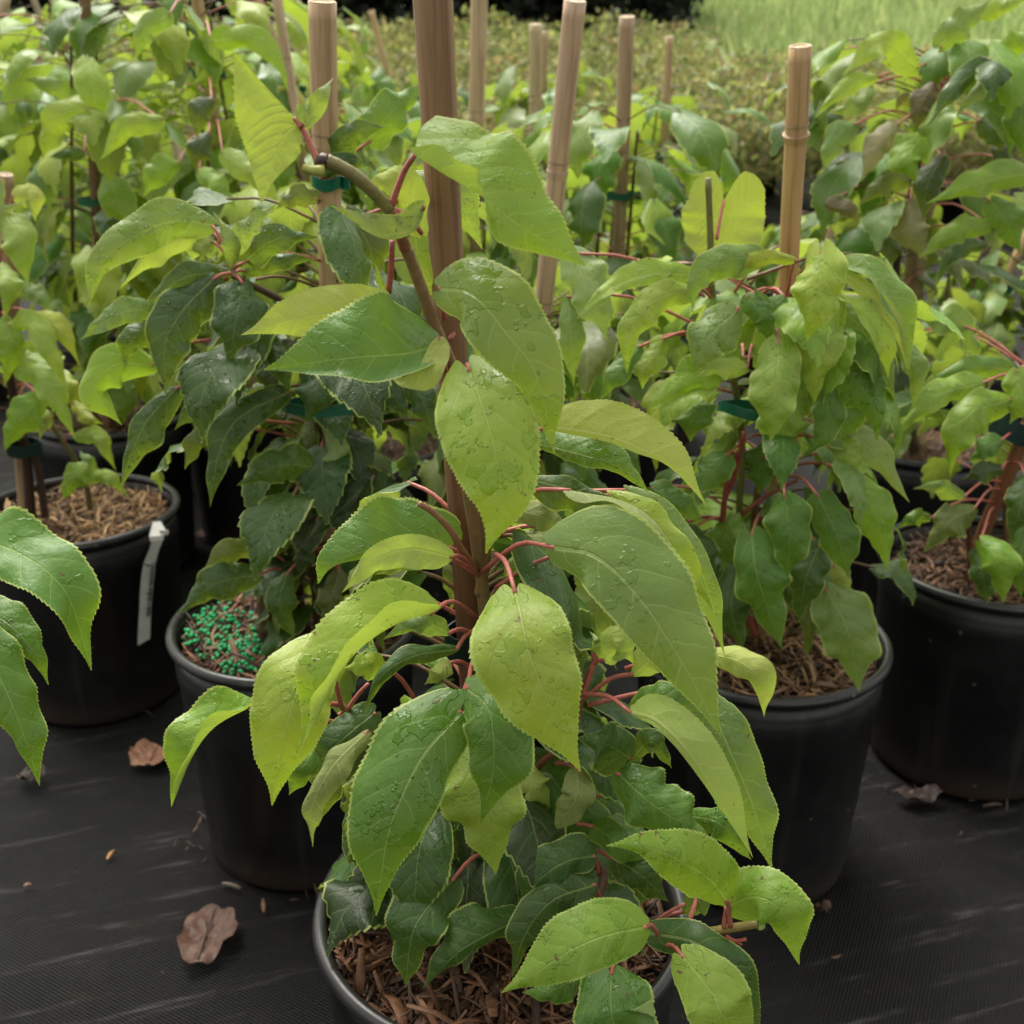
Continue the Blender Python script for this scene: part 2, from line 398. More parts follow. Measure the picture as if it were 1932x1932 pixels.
class Plant:
    """one potted climber: Empty at the base > pot (> pot_rim), mulch, stake, stems, ties, leaves"""
    def __init__(s, X, Y, label, group, name='potted_climber'):
        s.X, s.Y = X, Y; s.z0 = ground_z(Y)
        s.root = empty(name, (X, Y, s.z0), label=label, category='potted plant', group=group)
        s.axis = [Vector((X, Y, s.z0 + .25)), Vector((X, Y, s.z0 + .7))]; s.nleaf = 0
    def ax(s, z):
        A = s.axis
        if z <= A[0].z: return A[0].copy()
        for i in range(len(A) - 1):
            if A[i].z <= z <= A[i + 1].z:
                return A[i].lerp(A[i + 1], (z - A[i].z) / (A[i + 1].z - A[i].z))
        return A[-1].copy()
    def pot(s, r=.14, h=.287, dial=0):
        x, y, z = s.X, s.Y, s.z0; k = r / .14
        mb = MB(); H = h
        prof = [(0.02, .004), (.112 * k, .004), (.116 * k, .0), (.119 * k, .006), (.1205 * k, .018), (.132 * k, H - .052), (.1335 * k, H - .050), (.1335 * k, H - .034), (.1315 * k, H - .030), (.1335 * k, H - .010),
                (.1305 * k, H - .012), (.1290 * k, H - .05), (.116 * k, .03), (.02, .02)]
        lathe(mb, prof, (x, y, z), 96)
        p = build(mb, 'pot', M_pot, s.root)
        mb = MB(); q = []
        for i in range(13):
            a = math.pi * 2 * i / 12; q.append((.1350 * k + .0055 * math.cos(a), H - .0055 + .0065 * math.sin(a)))
        lathe(mb, q, (x, y, z), 96); build(mb, 'pot_rim', M_rim, p)
    def mulch(s, zs=.262, n=600, big=1., c1=(.16, .08, .04), c2=(.03, .016, .01), r=.126, zlift=.012):
        mb = MB(); x, y, z = s.X, s.Y, s.z0; vs = [(x, y, z + zs)]; NR, NS = 7, 40
        for i in range(1, NR + 1):
            for k in range(NS):
                a = 6.2832 * k / NS; rr = r * i / NR; vs.append((x + rr * math.cos(a), y + rr * math.sin(a), z + zs + random.uniform(-.006, .004)))
        fs = [(0, 1 + k, 1 + (k + 1) % NS) for k in range(NS)]
        for i in range(NR - 1):
            for k in range(NS): fs.append((1 + i * NS + k, 1 + (i + 1) * NS + k, 1 + (i + 1) * NS + (k + 1) % NS, 1 + i * NS + (k + 1) % NS))
        mb.add(vs, fs, tuple(c * .7 for c in c2))
        build(mb, 'soil', M_soil, s.root)
        mb = MB()
        for i in range(n):
            rr = (r - .004) * math.sqrt(random.random()); a = random.uniform(0, 6.28); cx, cy = x + rr * math.cos(a), y + rr * math.sin(a)
            chip(mb, cx, cy, z + zs + random.uniform(-.002, zlift), big, c1, c2, lim=(x, y, r))
        build(mb, 'bark_mulch', M_chip, s.root, kind='stuff')
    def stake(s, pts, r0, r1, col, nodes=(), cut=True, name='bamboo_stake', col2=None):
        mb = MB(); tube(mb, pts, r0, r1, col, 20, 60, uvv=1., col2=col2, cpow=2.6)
        # node rings
        C = catmull(pts, 200)
        for t, k in nodes:
            i = int(t * 199); p = C[i]; T = (C[min(i + 1, 199)] - C[max(i - 1, 0)]).normalized(); r = r0 + (r1 - r0) * t
            dark = tuple(c * .6 for c in col)
            tube(mb, [p - T * .006, p - T * .003, p, p + T * .002], r * 1.01, r * (1 + k), col, 14, 6, cap=False)
            tube(mb, [p + T * .002, p + T * .0035], r * (1 + k), r * .99, dark, 14, 3, cap=False)
            tube(mb, [p + T * .011, p + T * .012, p + T * .013], r * (1 + k * .6), r * (1 + k * .3), dark, 14, 4, cap=False)
        o = build(mb, name, M_bamboo, s.root)
        if cut:
            e = C[-1]; T = (C[-1] - C[-3]).normalized(); a = T.cross(Vector((1, 0, 0))).normalized(); b = T.cross(a)
            mb = MB(); vs = []
            for rr, dz in ((r1 * .97, .0008), (r1 * .62, .0006), (r1 * .5, -.006)):
                for k in range(14):
                    an = 6.2832 * k / 14; vs.append(e + T * dz + (a * math.cos(an) + b * math.sin(an)) * rr)
            fs = [(i * 14 + k, i * 14 + (k + 1) % 14, (i + 1) * 14 + (k + 1) % 14, (i + 1) * 14 + k) for i in range(2) for k in range(14)] + [tuple(28 + k for k in range(14))]
            mb.add(vs, fs, (1, 1, 1)); build(mb, 'cut_end', M_cut, o)
        return o
    def tie(s, p, T, r, h, mat, ey=1., tab=True):
        mb = MB(); T = Vector(T).normalized(); a = T.cross(Vector((0, 1, 0))).normalized(); b = T.cross(a); vs = []
        N = 20
        for dz, rr in ((-h / 2, r), (-h / 2, r + .0012), (h / 2, r + .0012), (h / 2, r)):
            for k in range(N):
                an = 6.2832 * k / N; w = .0012 * math.sin(3 * an); vs.append(Vector(p) + T * (dz + w) + (a * math.cos(an) + b * math.sin(an) * ey) * rr)
        fs = [(i * N + k, i * N + (k + 1) % N, ((i + 1) % 4) * N + (k + 1) % N, ((i + 1) % 4) * N + k) for i in range(4) for k in range(N)]
        mb.add(vs, fs, (1, 1, 1))
        if tab:
            q = Vector(p) - a * (r + .004) ; tube(mb, [q - T * h * .6, q, q + T * h * .5], .0045, .0035, (1, 1, 1), 6, 5)
        build(mb, 'plant_tie', mat, s.root, smooth=False)
    def stem(s, paths, name='stem'):
        for pts, r0, r1, c in paths:
            mb = MB(); tube(mb, pts, r0, r1, c, 9, 9 * len(pts), jitter=.05); build(mb, name, M_stem, s.root)
    def leaf(s, mid, Vf, WR, WL, pet=None, tint=(.1, .2, .03), far=False, sub=True, prop=None, mb=None, sm=None, fillp=False, **k):
        own = mb is None
        if own: mb = MB()
        leaf_geo(mb, mid, Vf, WR, WL, tint=tint, **k)
        if pet is None:
            b = Vector(mid[0]); q = s.ax(b.z - .01); d = b - q; q = q + d * .0
            pet = q
        if own:
            og = tuple(mid[0])
            o = build(mb, 'leaf', M_leaf_far if far else M_leaf, s.root, origin=og, **(prop or {}))
            pm = MB(); petiole_geo(pm, pet, mid[0], .0009 if fillp is None or far else .0013, (.46, .14, .115) if not fillp else (.17, .10, .045)); build(pm, 'petiole', M_stem, o)
        else: petiole_geo(sm, pet, mid[0], .0009, (.15, .085, .04), seg=5)
        s.nleaf += 1
    def scr(s, rows, Yd, scale=1.03):
        """leaves given by where they hang: midrib points, base/tip distance, half widths"""
        for rw in rows:
            pts, Yb, Yt, WR, WL, key = rw[:6]; k = dict(rw[6]) if len(rw) > 6 else {}
            n = len(pts); bulge = k.pop('bulge', .012)
            P = []
            for i, (x, y) in enumerate(pts):
                t = i / (n - 1); P.append(at(x, y, Yb + (Yt - Yb) * t - bulge * math.sin(math.pi * t)))
            m = depth(P[0]) / F * scale
            pet = k.pop('pet', None)
            if pet is not None: pet = at(*pet)
            tint = jt(TINT[key], .07)
            s.leaf(P, toCam, WR * m, WL * m, pet=pet, tint=tint, **k)
    def fill(s, n, z0, z1, rad, keys, Lr=(.07, .12), az=None, droop=1., indiv=True, rows=18, cols=3, wet=.4, base=.025, far=True):
        mb = sm = None
        if not indiv: mb, sm = MB(), MB()
        for i in range(n):
            z = z0 + (z1 - z0) * ((i + random.random()) / n)
            a = random.uniform(0, 6.28) if az is None else random.uniform(*az)
            o = Vector((math.cos(a), math.sin(a), 0)); L = random.uniform(*Lr)
            q = s.ax(z); b = q + o * random.uniform(base, max(base + .001, rad - L * .45)) + Vector((0, 0, random.uniform(.0, .03)))
            el = R(random.uniform(-25, 35)); d = o * math.cos(el) + Vector((0, 0, math.sin(el)))
            pts = [b]; p = b.copy(); e = el; tw = random.uniform(-.5, .5)
            for kk in range(3):
                e -= R(random.uniform(18, 42)) * droop; a += tw * .4
                p = p + (Vector((math.cos(a), math.sin(a), 0)) * math.cos(e) + Vector((0, 0, math.sin(e)))) * L / 3; pts.append(p.copy())
            W = L * random.uniform(.24, .32)
            rollv = Vector((random.uniform(-.35, .35), random.uniform(-.35, .35), 0))
            Vf = lambda p_, o=o, r=rollv: Vector((0, 0, 1)) + o * .45 + r
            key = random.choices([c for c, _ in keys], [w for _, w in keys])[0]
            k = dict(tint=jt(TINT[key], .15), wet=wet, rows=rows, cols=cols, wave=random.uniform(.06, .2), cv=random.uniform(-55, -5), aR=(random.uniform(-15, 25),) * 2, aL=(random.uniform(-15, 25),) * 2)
            s.leaf(pts, Vf, W, W, pet=s.ax(b.z - .02), far=far, mb=mb, sm=sm, fillp=random.random() < .75, **k)
        if not indiv:
            build(mb, 'foliage', M_leaf_far, s.root, kind='stuff'); build(sm, 'petioles', M_stem, s.root, kind='stuff')
def chip(mb, cx, cy, cz, big, c1, c2, lim=None):
    L = random.uniform(.006, .045) * big; w = random.uniform(.0004, .0022) * big * (2. if random.random() < .12 else 1); th = random.uniform(.0003, .0012) * big
    a = random.uniform(0, 6.28); el = random.gauss(0, .33)
    D = Vector((math.cos(a) * math.cos(el), math.sin(a) * math.cos(el), math.sin(el))); S = Vector((-math.sin(a), math.cos(a), random.uniform(-.5, .5))).normalized(); U = D.cross(S)
    c = Vector((cx, cy, cz + abs(math.sin(el)) * L * .3))
    if lim:
        for sg in (-1, 1):
            e = c + D * L * sg * .5
            dx, dy = e.x - lim[0], e.y - lim[1]; rr = math.hypot(dx, dy)
            if rr > lim[2] - .003: c = c - Vector((dx, dy, 0)) / rr * (rr - lim[2] + .003)
    k = random.random() ** 1.3; col = tuple(c2[j] + (c1[j] - c2[j]) * k for j in range(3)); vs = []
    bend = random.uniform(-.2, .2) * L
    for i in range(4):
        t = i / 3; ww = w * (.35 + .65 * math.sin(math.pi * (.15 + .7 * t))) * random.uniform(.75, 1.2); p = c + D * (t - .5) * L + U * bend * math.sin(math.pi * t)
        vs += [p - S * ww, p + S * ww, p + S * ww * .8 + U * th, p - S * ww * .8 + U * th]
    fs = []
    for i in range(3):
        b = i * 4
        fs += [(b, b + 4, b + 5, b + 1), (b + 1, b + 5, b + 6, b + 2), (b + 2, b + 6, b + 7, b + 3), (b + 3, b + 7, b + 4, b)]
    fs += [(0, 1, 2, 3), (15, 14, 13, 12)]
    mb.add(vs, fs, col)

# ------------------------------------------------------------------ setting
def sheet(name, xs, ys, zf, mat, **p):
    mb = MB(); nx, ny = len(xs), len(ys)
    vs = [(x, y, zf(x, y)) for y in ys for x in xs]
    fs = [(j * nx + i, j * nx + i + 1, (j + 1) * nx + i + 1, (j + 1) * nx + i) for j in range(ny - 1) for i in range(nx - 1)]
    mb.add(vs, fs, (1, 1, 1)); return build(mb, name, mat, **p)
def fz(x, y):
    if y < 3.0: return .0025 * math.sin(7 * x + 3 * y) * math.sin(5 * y - 2 * x) * (1 if -2 < x < 2 and y > -.5 else 0) - .0025
    return ground_z(y)
sheet('ground', list(np.arange(-3, 3.01, .04)) , list(np.arange(-1.5, 3.5, .04)), fz, M_fabric, kind='structure', label='black woven landscape fabric')
sheet('ground', [-90, -30, -3], [-6, -1.5, 3.46], lambda x, y: 0, M_fabric, kind='structure')
sheet('ground', [3, 30, 90], [-6, -1.5, 3.46], lambda x, y: 0, M_fabric, kind='structure')
sheet('ground', list(np.linspace(-90, 90, 31)), [3.46, 3.5, 5, 7, 9, 14, 40, 160], lambda x, y: ground_z(y) if y > 3.47 else -.0005, M_fabric, kind='structure')
sheet('grass_field', list(np.linspace(-90, 90, 91)), list(np.concatenate([np.arange(6.9, 16, .35), np.linspace(17, 160, 40)])),
      lambda x, y: ground_z(y) + .006 + .05 * (math.sin(x * 1.7 + y) * math.sin(y * .9 - x * .6) + 1), M_grassg, kind='structure')

def quads(name, P, D, U, L, W, cols, mat, parent=None, origin=(0, 0, 0), **props):
    """many small pointed leaves as one mesh (numpy)"""
    P = np.asarray(P) - np.array(origin); S = np.cross(D, U); S /= np.linalg.norm(S, axis=1, keepdims=True) + 1e-9
    L = L[:, None]; W = W[:, None]; N = np.cross(S, D)
    a = P; b = P + D * L * .45 + S * W + N * W * .3; c = P + D * L; d = P + D * L * .45 - S * W + N * W * .3
    V = np.stack([a, b, c, d], 1).reshape(-1, 3); n = len(P)
    me = bpy.data.meshes.new(name); me.vertices.add(4 * n); me.loops.add(4 * n); me.polygons.add(n)
    me.vertices.foreach_set('co', V.ravel()); me.loops.foreach_set('vertex_index', np.arange(4 * n, dtype=np.int32))
    me.polygons.foreach_set('loop_start', np.arange(0, 4 * n, 4, dtype=np.int32)); me.polygons.foreach_set('loop_total', np.full(n, 4, np.int32))
    at_ = me.color_attributes.new('tint', 'FLOAT_COLOR', 'POINT')
    at_.data.foreach_set('color', np.repeat(np.concatenate([cols, np.ones((n, 1))], 1), 4, 0).astype(np.float32).ravel())
    me.materials.append(mat); me.update(calc_edges=True); me.validate()
    po = np.array(ORG.get(parent.name, (0, 0, 0))) if parent is not None else np.zeros(3)
    o = link(name, me, parent, **props); o.location = tuple(np.array(origin) - po); return o
rng = np.random.default_rng(3)
def rdir(n):
    v = rng.normal(size=(n, 3)); return v / np.linalg.norm(v, axis=1, keepdims=True)
def shrub_leaves(cx, cy, cz, r, h, n, pal):
    th = rng.uniform(0, 6.28, n); rr = r * np.sqrt(rng.uniform(.05, 1, n)); zz = rng.uniform(.12, 1, n) * h * (1.08 - .35 * (rr / r) ** 2)
    lump = 1 + .16 * np.sin(th * 3 + cx * 9) + .1 * np.sin(th * 5 + cy * 7)
    P = np.stack([cx + rr * lump * np.cos(th), cy + rr * lump * np.sin(th), cz + zz], 1)
    D = rdir(n) + np.array([0, 0, .5]); D /= np.linalg.norm(D, axis=1, keepdims=True)
    C = pal[rng.integers(0, len(pal), n)] * rng.uniform(.65, 1.25, (n, 1)); return P, D, rdir(n), rng.uniform(.03, .06, n), rng.uniform(.008, .016, n), C
PAL_S = np.array([(.15, .17, .055), (.11, .14, .045), (.20, .19, .085), (.16, .12, .065), (.24, .25, .10), (.09, .11, .04)]) * 1.7

# ------------------------------------------------------------------ the front plant
GR = 'staked climbers in black nursery pots'
P0 = Plant(-.008, .658, 'nearest climber, big lime and green leaves on a thick brown stake, front centre', GR)
P0.pot(); P0.mulch(.250, 4200, 1.25, (.33, .155, .085), (.022, .010, .007), .1285, .018)
a0 = at(896, 1400, .655); a1 = at(880, 1100, .65); a2 = at(862, 820, .63); a3 = at(842, 480, .60); a4 = at(828, 210, .575); a5 = at(812, -90, .55)
foot = Vector((a0.x + (a0.x - a1.x) * .6 + .002, .668, .16))
P0.axis = [Vector((foot.x, foot.y, .25)), a0, a1, a2, a3, a4]
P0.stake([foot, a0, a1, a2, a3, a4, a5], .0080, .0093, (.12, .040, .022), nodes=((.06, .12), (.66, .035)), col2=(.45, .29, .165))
P0.tie(at(870, 1211, .652), a2 - a0, .0098, .0205, M_tie_dark, tab=False)
P0.tie(Vector((foot.x + .012, .655, .295)), (0, 0, 1), .022, .018, M_tie_dark, ey=.8, tab=False)
BR, OL, RD = (.22, .145, .07), (.19, .17, .055), (.46, .14, .115)
P0.stem([
 ([(foot.x + .02, .65, .25), at(930, 1560, .635), at(925, 1330, .632), at(912, 1120, .628), at(893, 980, .615), at(878, 890, .60)], .0048, .0040, BR),
 ([at(878, 890, .60), at(880, 800, .592), at(855, 700, .578), at(822, 620, .565), at(790, 530, .555), at(765, 465, .545)], .0040, .0030, (.27, .17, .085)),
 ([at(765, 470, .545), at(752, 430, .54), at(735, 395, .535)], .0031, .0027, (.28, .11, .06)),
 ([at(735, 395, .535), at(700, 358, .53), at(660, 325, .527), at(616, 303, .525)], .0030, .0033, OL),
 ([at(905, 1085, .625), at(870, 1035, .600), at(850, 1000, .592), at(815, 965, .588), at(790, 950, .585)], .0026, .0018, (.25, .12, .06)),
 ([at(905, 1120, .628), at(918, 1040, .622), at(905, 980, .618), at(885, 900, .61)], .0036, .0026, (.20, .13, .05)),
 ([(foot.x + .012, .64, .25), at(1040, 1620, .60), at(1135, 1640, .58), at(1130, 1700, .565), at(1180, 1745, .55)], .0030, .0030, (.12, .05, .03)),
 ([at(1180, 1745, .55), at(1240, 1771, .535), at(1320, 1762, .525), at(1375, 1752, .52), at(1428, 1743, .515)], .0034, .0026, (.22, .17, .045)),
 ([(foot.x - .01, .65, .25), at(800, 1500, .64), at(700, 1400, .61), at(640, 1325, .60)], .0032, .0022, (.16, .13, .04)),
 ([(foot.x + .015, .66, .25), at(1000, 1480, .64), at(1075, 1400, .62), at(1100, 1300, .61), at(1125, 1235, .60)], .0032, .0018, (.27, .10, .06)),
])
# cut stub, buds, reddish twig ends
mb = MB(); tube(mb, [at(618, 304, .5248), at(608, 303, .5246), at(603, 312, .5245)], .0037, .0030, (.05, .02, .012), 8, 6, jitter=.12)
build(mb, 'cut_tip', M_stem, P0.root)
mb = MB(); tube(mb, [at(612, 322, .522), at(590, 322, .521), at(571, 316, .521)], .0030, .0018, (.34, .36, .07), 8, 6); build(mb, 'bud', M_stem, P0.root)
mb = MB(); tube(mb, [at(733, 552, .548), at(738, 505, .543), at(740, 455, .538)], .0016, .0014, (.40, .10, .08), 8, 8); build(mb, 'shoot', M_stem, P0.root)
mb = MB(); tube(mb, [at(1370, 1765, .517), at(1385, 1775, .516), at(1408, 1772, .515)], .0014, .0011, (.38, .08, .05), 6, 6); tube(mb, [at(1385, 1775, .516), at(1400, 1783, .515)], .0011, .0008, (.38, .08, .05), 6, 4)
build(mb, 'twig_end', M_stem, P0.root)
rev = 124
H = [
 # top
 ([(562, 230), (532, 262), (512, 315), (493, 386)], .53, .52, 155, 40, 'Y', dict(under=True, aR=(12, -5), aL=(10, 0), wet=.1, pet=(603, 316, .525), bulge=0, cv=0, wave=.05, lobe=0, prof=((.3, .7, 1, .95, .7, .45, .2, .1, 0), (1, .92, .66, .46, .33, .24, .15, .07, 0)))),
 ([(556, 224), (590, 205), (608, 175), (630, 146)], .528, .52, 22, 18, 'P', dict(aR=(20, 0), wet=.2, pet=(570, 240, .526), wave=.2)),
 ([(783, 292), (840, 330), (905, 368), (980, 425), (1105, 502)], .525, .50, 64, 128, 'B', dict(aR=(136, 136, 130, 20, -5, -5), cR=-8, cv=-28, pet=(737, 392, .535), wet=.3, wave=.06, lobe=.3, prof=((.66, .88, .98, 1, .93, .78, .52, .24, 0), (.12, .66, .93, .95, .88, .7, .45, .2, 0)))),
 ([(800, 392), (770, 436), (715, 440), (622, 387)], .525, .52, 38, 8, 'P', dict(wet=.9, pet=(745, 415, .537), aR=(30, 10), wave=.12, bulge=0)),
 ([(795, 440), (760, 350), (720, 345), (688, 372)], .56, .56, 36, 34, 'Y', dict(under=True, wet=.2, pet=(740, 395, .538))),
 ([(748, 348), (800, 365), (870, 400), (910, 470)], .64, .66, 38, 52, 'G', dict(wet=.4, pet=(745, 380, .55))),
 ([(800, 380), (785, 450), (800, 520), (822, 570)], .60, .61, 12, 22, 'G', dict(aL=(30, 30), pet=(765, 420, .55))),
 ([(885, 590), (905, 640), (908, 700)], .63, .63, 22, 22, 'G', dict(pet=(850, 640, .6))),
 ([(728, 556), (715, 525), (708, 498)], .55, .55, 7, 7, 'B', dict(pet=(733, 556, .55), teeth=False, bulge=0)),
 ([(830, 545), (892, 556), (960, 634), (1012, 710), (1046, 856)], .535, .50, 62, 84, 'G', dict(pet=(838, 600, .57), aR=(10, -10), aL=(-10, -5), cv=-22, wet=.75, wave=.09)),
 ([(885, 700), (908, 760), (931, 840), (945, 945), (917, 1044)], .52, .48, 96, 92, 'L', dict(cv=-20, aR=(-4, -4), aL=(-4, -4), wet=.75, wave=.05, pet=(878, 730, .585), lobe=.5)),
 ([(730, 582), (620, 592), (540, 606), (455, 632)], .565, .55, 52, 40, 'Y', dict(under=True, cv=-5, wet=.1, wave=.08, pet=(810, 640, .572))),
 ([(824, 652), (760, 668), (650, 676), (498, 698)], .55, .52, 112, 46, 'M', dict(cR=-25, aL=(10, -25), cL=60, aR=(0, 0), wet=.35, wave=.10, pet=(842, 705, .575), lobe=.2)),
 ([(826, 640), (800, 700), (765, 716), (735, 712)], .545, .53, 12, 34, 'Y', dict(under=True, aL=(10, 10), cv=10, pet=(842, 705, .575), wet=.1)),
 ([(1035, 806), (1140, 822), (1202, 845), (1265, 875), (1331, 951)], .57, .55, 10, 66, 'Y', dict(under=True, cv=-6, wet=.1, wave=.06, bulge=.004, pet=(905, 900, .615), lobe=.1)),
 ([(1020, 838), (1100, 858), (1165, 880), (1225, 930)], .60, .585, 20, 50, 'M', dict(wet=.9, pet=(905, 940, .62), wave=.12)),
 ([(1005, 905), (1080, 925), (1150, 955), (1195, 985)], .60, .585, 48, 22, 'D', dict(wet=.8, pet=(915, 960, .62))),
 ([(1075, 925), (1175, 945), (1240, 990), (1290, 1075)], .572, .555, 10, 34, 'O', dict(aL=(118, 100), wet=.2, pet=(920, 980, .62), cv=10)),
 ([(1180, 925), (1260, 985), (1325, 1085), (1368, 1240)], .60, .585, 34, 30, 'G', dict(wet=.5, pet=(930, 1000, .625), wave=.13)),
 ([(1150, 935), (1230, 985), (1290, 1060), (1345, 1150)], .585, .575, 30, 34, 'L', dict(wet=.3, pet=(930, 1000, .625))),
 ([(960, 960), (1020, 975), (1092, 1008)], .615, .61, 26, 30, 'O', dict(under=True, pet=(915, 1000, .625), wet=.1)),
 ([(1065, 1000), (1005, 1040), (945, 1092)], .635, .63, 45, 45, 'O', dict(under=True, pet=(925, 1010, .63), wet=.1)),
 ([(1000, 955), (1030, 960), (1060, 992)], .63, .63, 28, 22, 'Y', dict(under=True, pet=(915, 1000, .63), wet=.1)),
 ([(1045, 1033), (1124, 1050), (1202, 1123), (1265, 1214), (1315, 1300), (1360, 1390)], .545, .50, 62, 112, 'G', dict(pet=(908, 1080, .618), cv=-26, cR=-10, aR=(-5, 10), wet=.35, wave=.07)),
 ([(972, 1118), (982, 1160), (998, 1230), (1035, 1325), (1095, 1456)], .53, .48, 102, 84, 'L', dict(pet=(935, 1045, .60), cv=-18, aR=(-2, -2), aL=(-5, -5), wet=.5, wave=.05, lobe=.45)),
 ([(812, 1158), (752, 1176), (690, 1215), (643, 1267), (596, 1361), (562, 1425)], .55, .50, 88, 60, 'L', dict(aL=(rev, rev - 6), cv=-14, cL=-10, aR=(0, 0), pet=(897, 1162, .625), wet=.6, wave=.10)),
 ([(608, 1225), (565, 1290), (538, 1380), (513, 1520)], .555, .52, 80, 76, 'L', dict(cv=-24, pet=(645, 1335, .60), wet=.4, wave=.05, lobe=.5)),
 ([(468, 1336), (405, 1372), (362, 1430), (324, 1522)], .575, .55, 66, 34, 'B', dict(aL=(rev, rev), cv=-20, pet=(640, 1330, .60), wet=.35)),
 ([(868, 1345), (804, 1417), (760, 1498), (730, 1585), (710, 1728)], .535, .485, 108, 72, 'M', dict(cv=-30, aL=(4, 4), cL=-42, wet=.75, wave=.06, pet=(893, 1290, .63), lobe=.45)),
 ([(882, 1300), (918, 1332), (931, 1394), (928, 1468), (907, 1553)], .545, .51, 56, 86, 'M', dict(cv=-24, pet=(900, 1250, .63), wet=.4, wave=.10)),
 ([(885, 1395), (903, 1470), (925, 1560), (935, 1650)], .57, .535, 82, 76, 'L', dict(cv=-20, wet=.3, pet=(905, 1330, .64))),
 ([(846, 1032), (768, 1028), (690, 1040), (627, 1062), (600, 1102)], .612, .585, 92, 18, 'M', dict(cv=-18, wet=.45, pet=(903, 1082, .622), aR=(0, 0))),
 ([(848, 1050), (775, 1036), (705, 1058), (645, 1118)], .585, .565, 28, 34, 'L', dict(under=True, wet=.1, pet=(903, 1082, .622), aR=(40, 10), aL=(20, 0), wave=.2)),
 ([(800, 1045), (760, 1060), (705, 1085)], .605, .60, 18, 20, 'G', dict(pet=(903, 1085, .625))),
 ([(846, 1195), (790, 1175), (722, 1206)], .60, .59, 22, 22, 'G', dict(pet=(897, 1200, .63), wet=.3)),
 ([(862, 1225), (780, 1238), (720, 1275), (688, 1345)], .60, .575, 24, 20, 'D', dict(pet=(895, 1190, .63), wet=.3, cv=-60)),
 ([(732, 1262), (690, 1255), (645, 1262)], .60, .59, 26, 28, 'L', dict(pet=(800, 1350, .62), wet=.2)),
 ([(850, 1250), (828, 1270), (800, 1292)], .62, .61, 18, 18, 'Y', dict(under=True, pet=(890, 1260, .635))),
 ([(690, 1384), (629, 1446), (588, 1525), (590, 1598)], .57, .55, 24, 30, 'O', dict(under=True, aL=(25, 25), pet=(700, 1400, .60), wet=.1, cv=-55)),
 ([(705, 1345), (640, 1400), (560, 1485)], .60, .585, 44, 40, 'D', dict(pet=(760, 1450, .62), wet=.3)),
 ([(680, 1395), (620, 1470), (600, 1560)], .605, .60, 38, 38, 'K', dict(pet=(780, 1480, .62), wet=.3)),
 ([(600, 1400), (570, 1450), (545, 1500)], .59, .58, 30, 30, 'M', dict(pet=(690, 1400, .61), wet=.3)),
 ([(870, 1010), (860, 1090), (850, 1160)], .675, .67, 26, 22, 'K', dict(under=True)),
 # right flank
 ([(1188, 1430), (1140, 1402), (1088, 1392)], .585, .58, 46, 60, 'D', dict(wet=.9, pet=(1095, 1455, .605))),
 ([(1170, 1462), (1225, 1512), (1290, 1555), (1345, 1590)], .58, .56, 56, 64, 'M', dict(wet=.5, pet=(1100, 1450, .605), cv=-40)),
 ([(1190, 1345), (1233, 1357), (1277, 1394), (1317, 1444), (1360, 1510), (1420, 1618)], .555, .525, 12, 54, 'L', dict(under=True, cv=-5, wet=.1, wave=.06, pet=(1100, 1310, .60), lobe=.1)),
 ([(1195, 1338), (1255, 1322), (1330, 1348)], .575, .57, 10, 40, 'M', dict(pet=(1190, 1335, .575), wet=.2)),
 ([(1335, 1320), (1375, 1410), (1420, 1520), (1458, 1642)], .58, .56, 62, 52, 'G', dict(pet=(1110, 1330, .60), wet=.3, cv=-20)),
 ([(1345, 1235), (1400, 1252), (1438, 1290), (1442, 1352)], .59, .575, 26, 34, 'Y', dict(under=True, pet=(1180, 1262, .605), wet=.1)),
 ([(1140, 1245), (1165, 1218), (1205, 1258)], .59, .585, 28, 38, 'L', dict(under=True, pet=(1112, 1262, .605))),
 ([(1195, 1272), (1245, 1245), (1320, 1302)], .575, .565, 26, 34, 'L', dict(under=True, pet=(1100, 1320, .60))),
 ([(1118, 1232), (1125, 1210), (1112, 1190)], .60, .60, 9, 8, 'P', dict(pet=(1125, 1250, .60))),
 ([(1300, 1538), (1360, 1555), (1418, 1622)], .59, .58, 36, 26, 'M', dict(wet=1., pet=(1110, 1500, .61))),
 ([(1193, 1430), (1230, 1400), (1268, 1450)], .60, .595, 20, 26, 'D', dict(wet=.9, pet=(1100, 1450, .61))),
 ([(1160, 1622), (1210, 1652), (1262, 1702)], .58, .57, 36, 34, 'D', dict(wet=.9, pet=(1080, 1600, .60))),
 ([(1090, 1455), (1085, 1510), (1040, 1570)], .59, .58, 32, 34, 'O', dict(under=True, wet=.3, pet=(1050, 1440, .615))),
 ([(990, 1445), (1012, 1490), (1040, 1525)], .61, .60, 28, 30, 'L', dict(under=True, pet=(960, 1440, .62))),
 # lower bright leaves
 ([(1370, 1698), (1334, 1656), (1263, 1614), (1205, 1594), (1143, 1596)], .505, .485, 66, 50, 'B', dict(pet=(1378, 1748, .519), cv=-22, wet=.6, wave=.05)),
 ([(1370, 1712), (1430, 1692), (1482, 1730), (1508, 1820)], .515, .495, 54, 60, 'B', dict(pet=(1366, 1750, .519), cv=-22, wet=.4, wave=.1)),
 ([(1215, 1750), (1149, 1763), (1082, 1790), (1015, 1832), (946, 1873)], .50, .475, 70, 56, 'B', dict(pet=(1245, 1770, .533), cv=-18, wet=.5, wave=.05)),
 ([(1290, 1806), (1344, 1874), (1371, 1930), (1440, 2030)], .495, .47, 62, 66, 'L', dict(pet=(1245, 1785, .533), cv=-18, wet=.35, wave=.05)),
 ([(1225, 1760), (1320, 1782), (1395, 1860), (1440, 1990)], .53, .50, 44, 44, 'D', dict(pet=(1200, 1755, .545), wet=.4)),
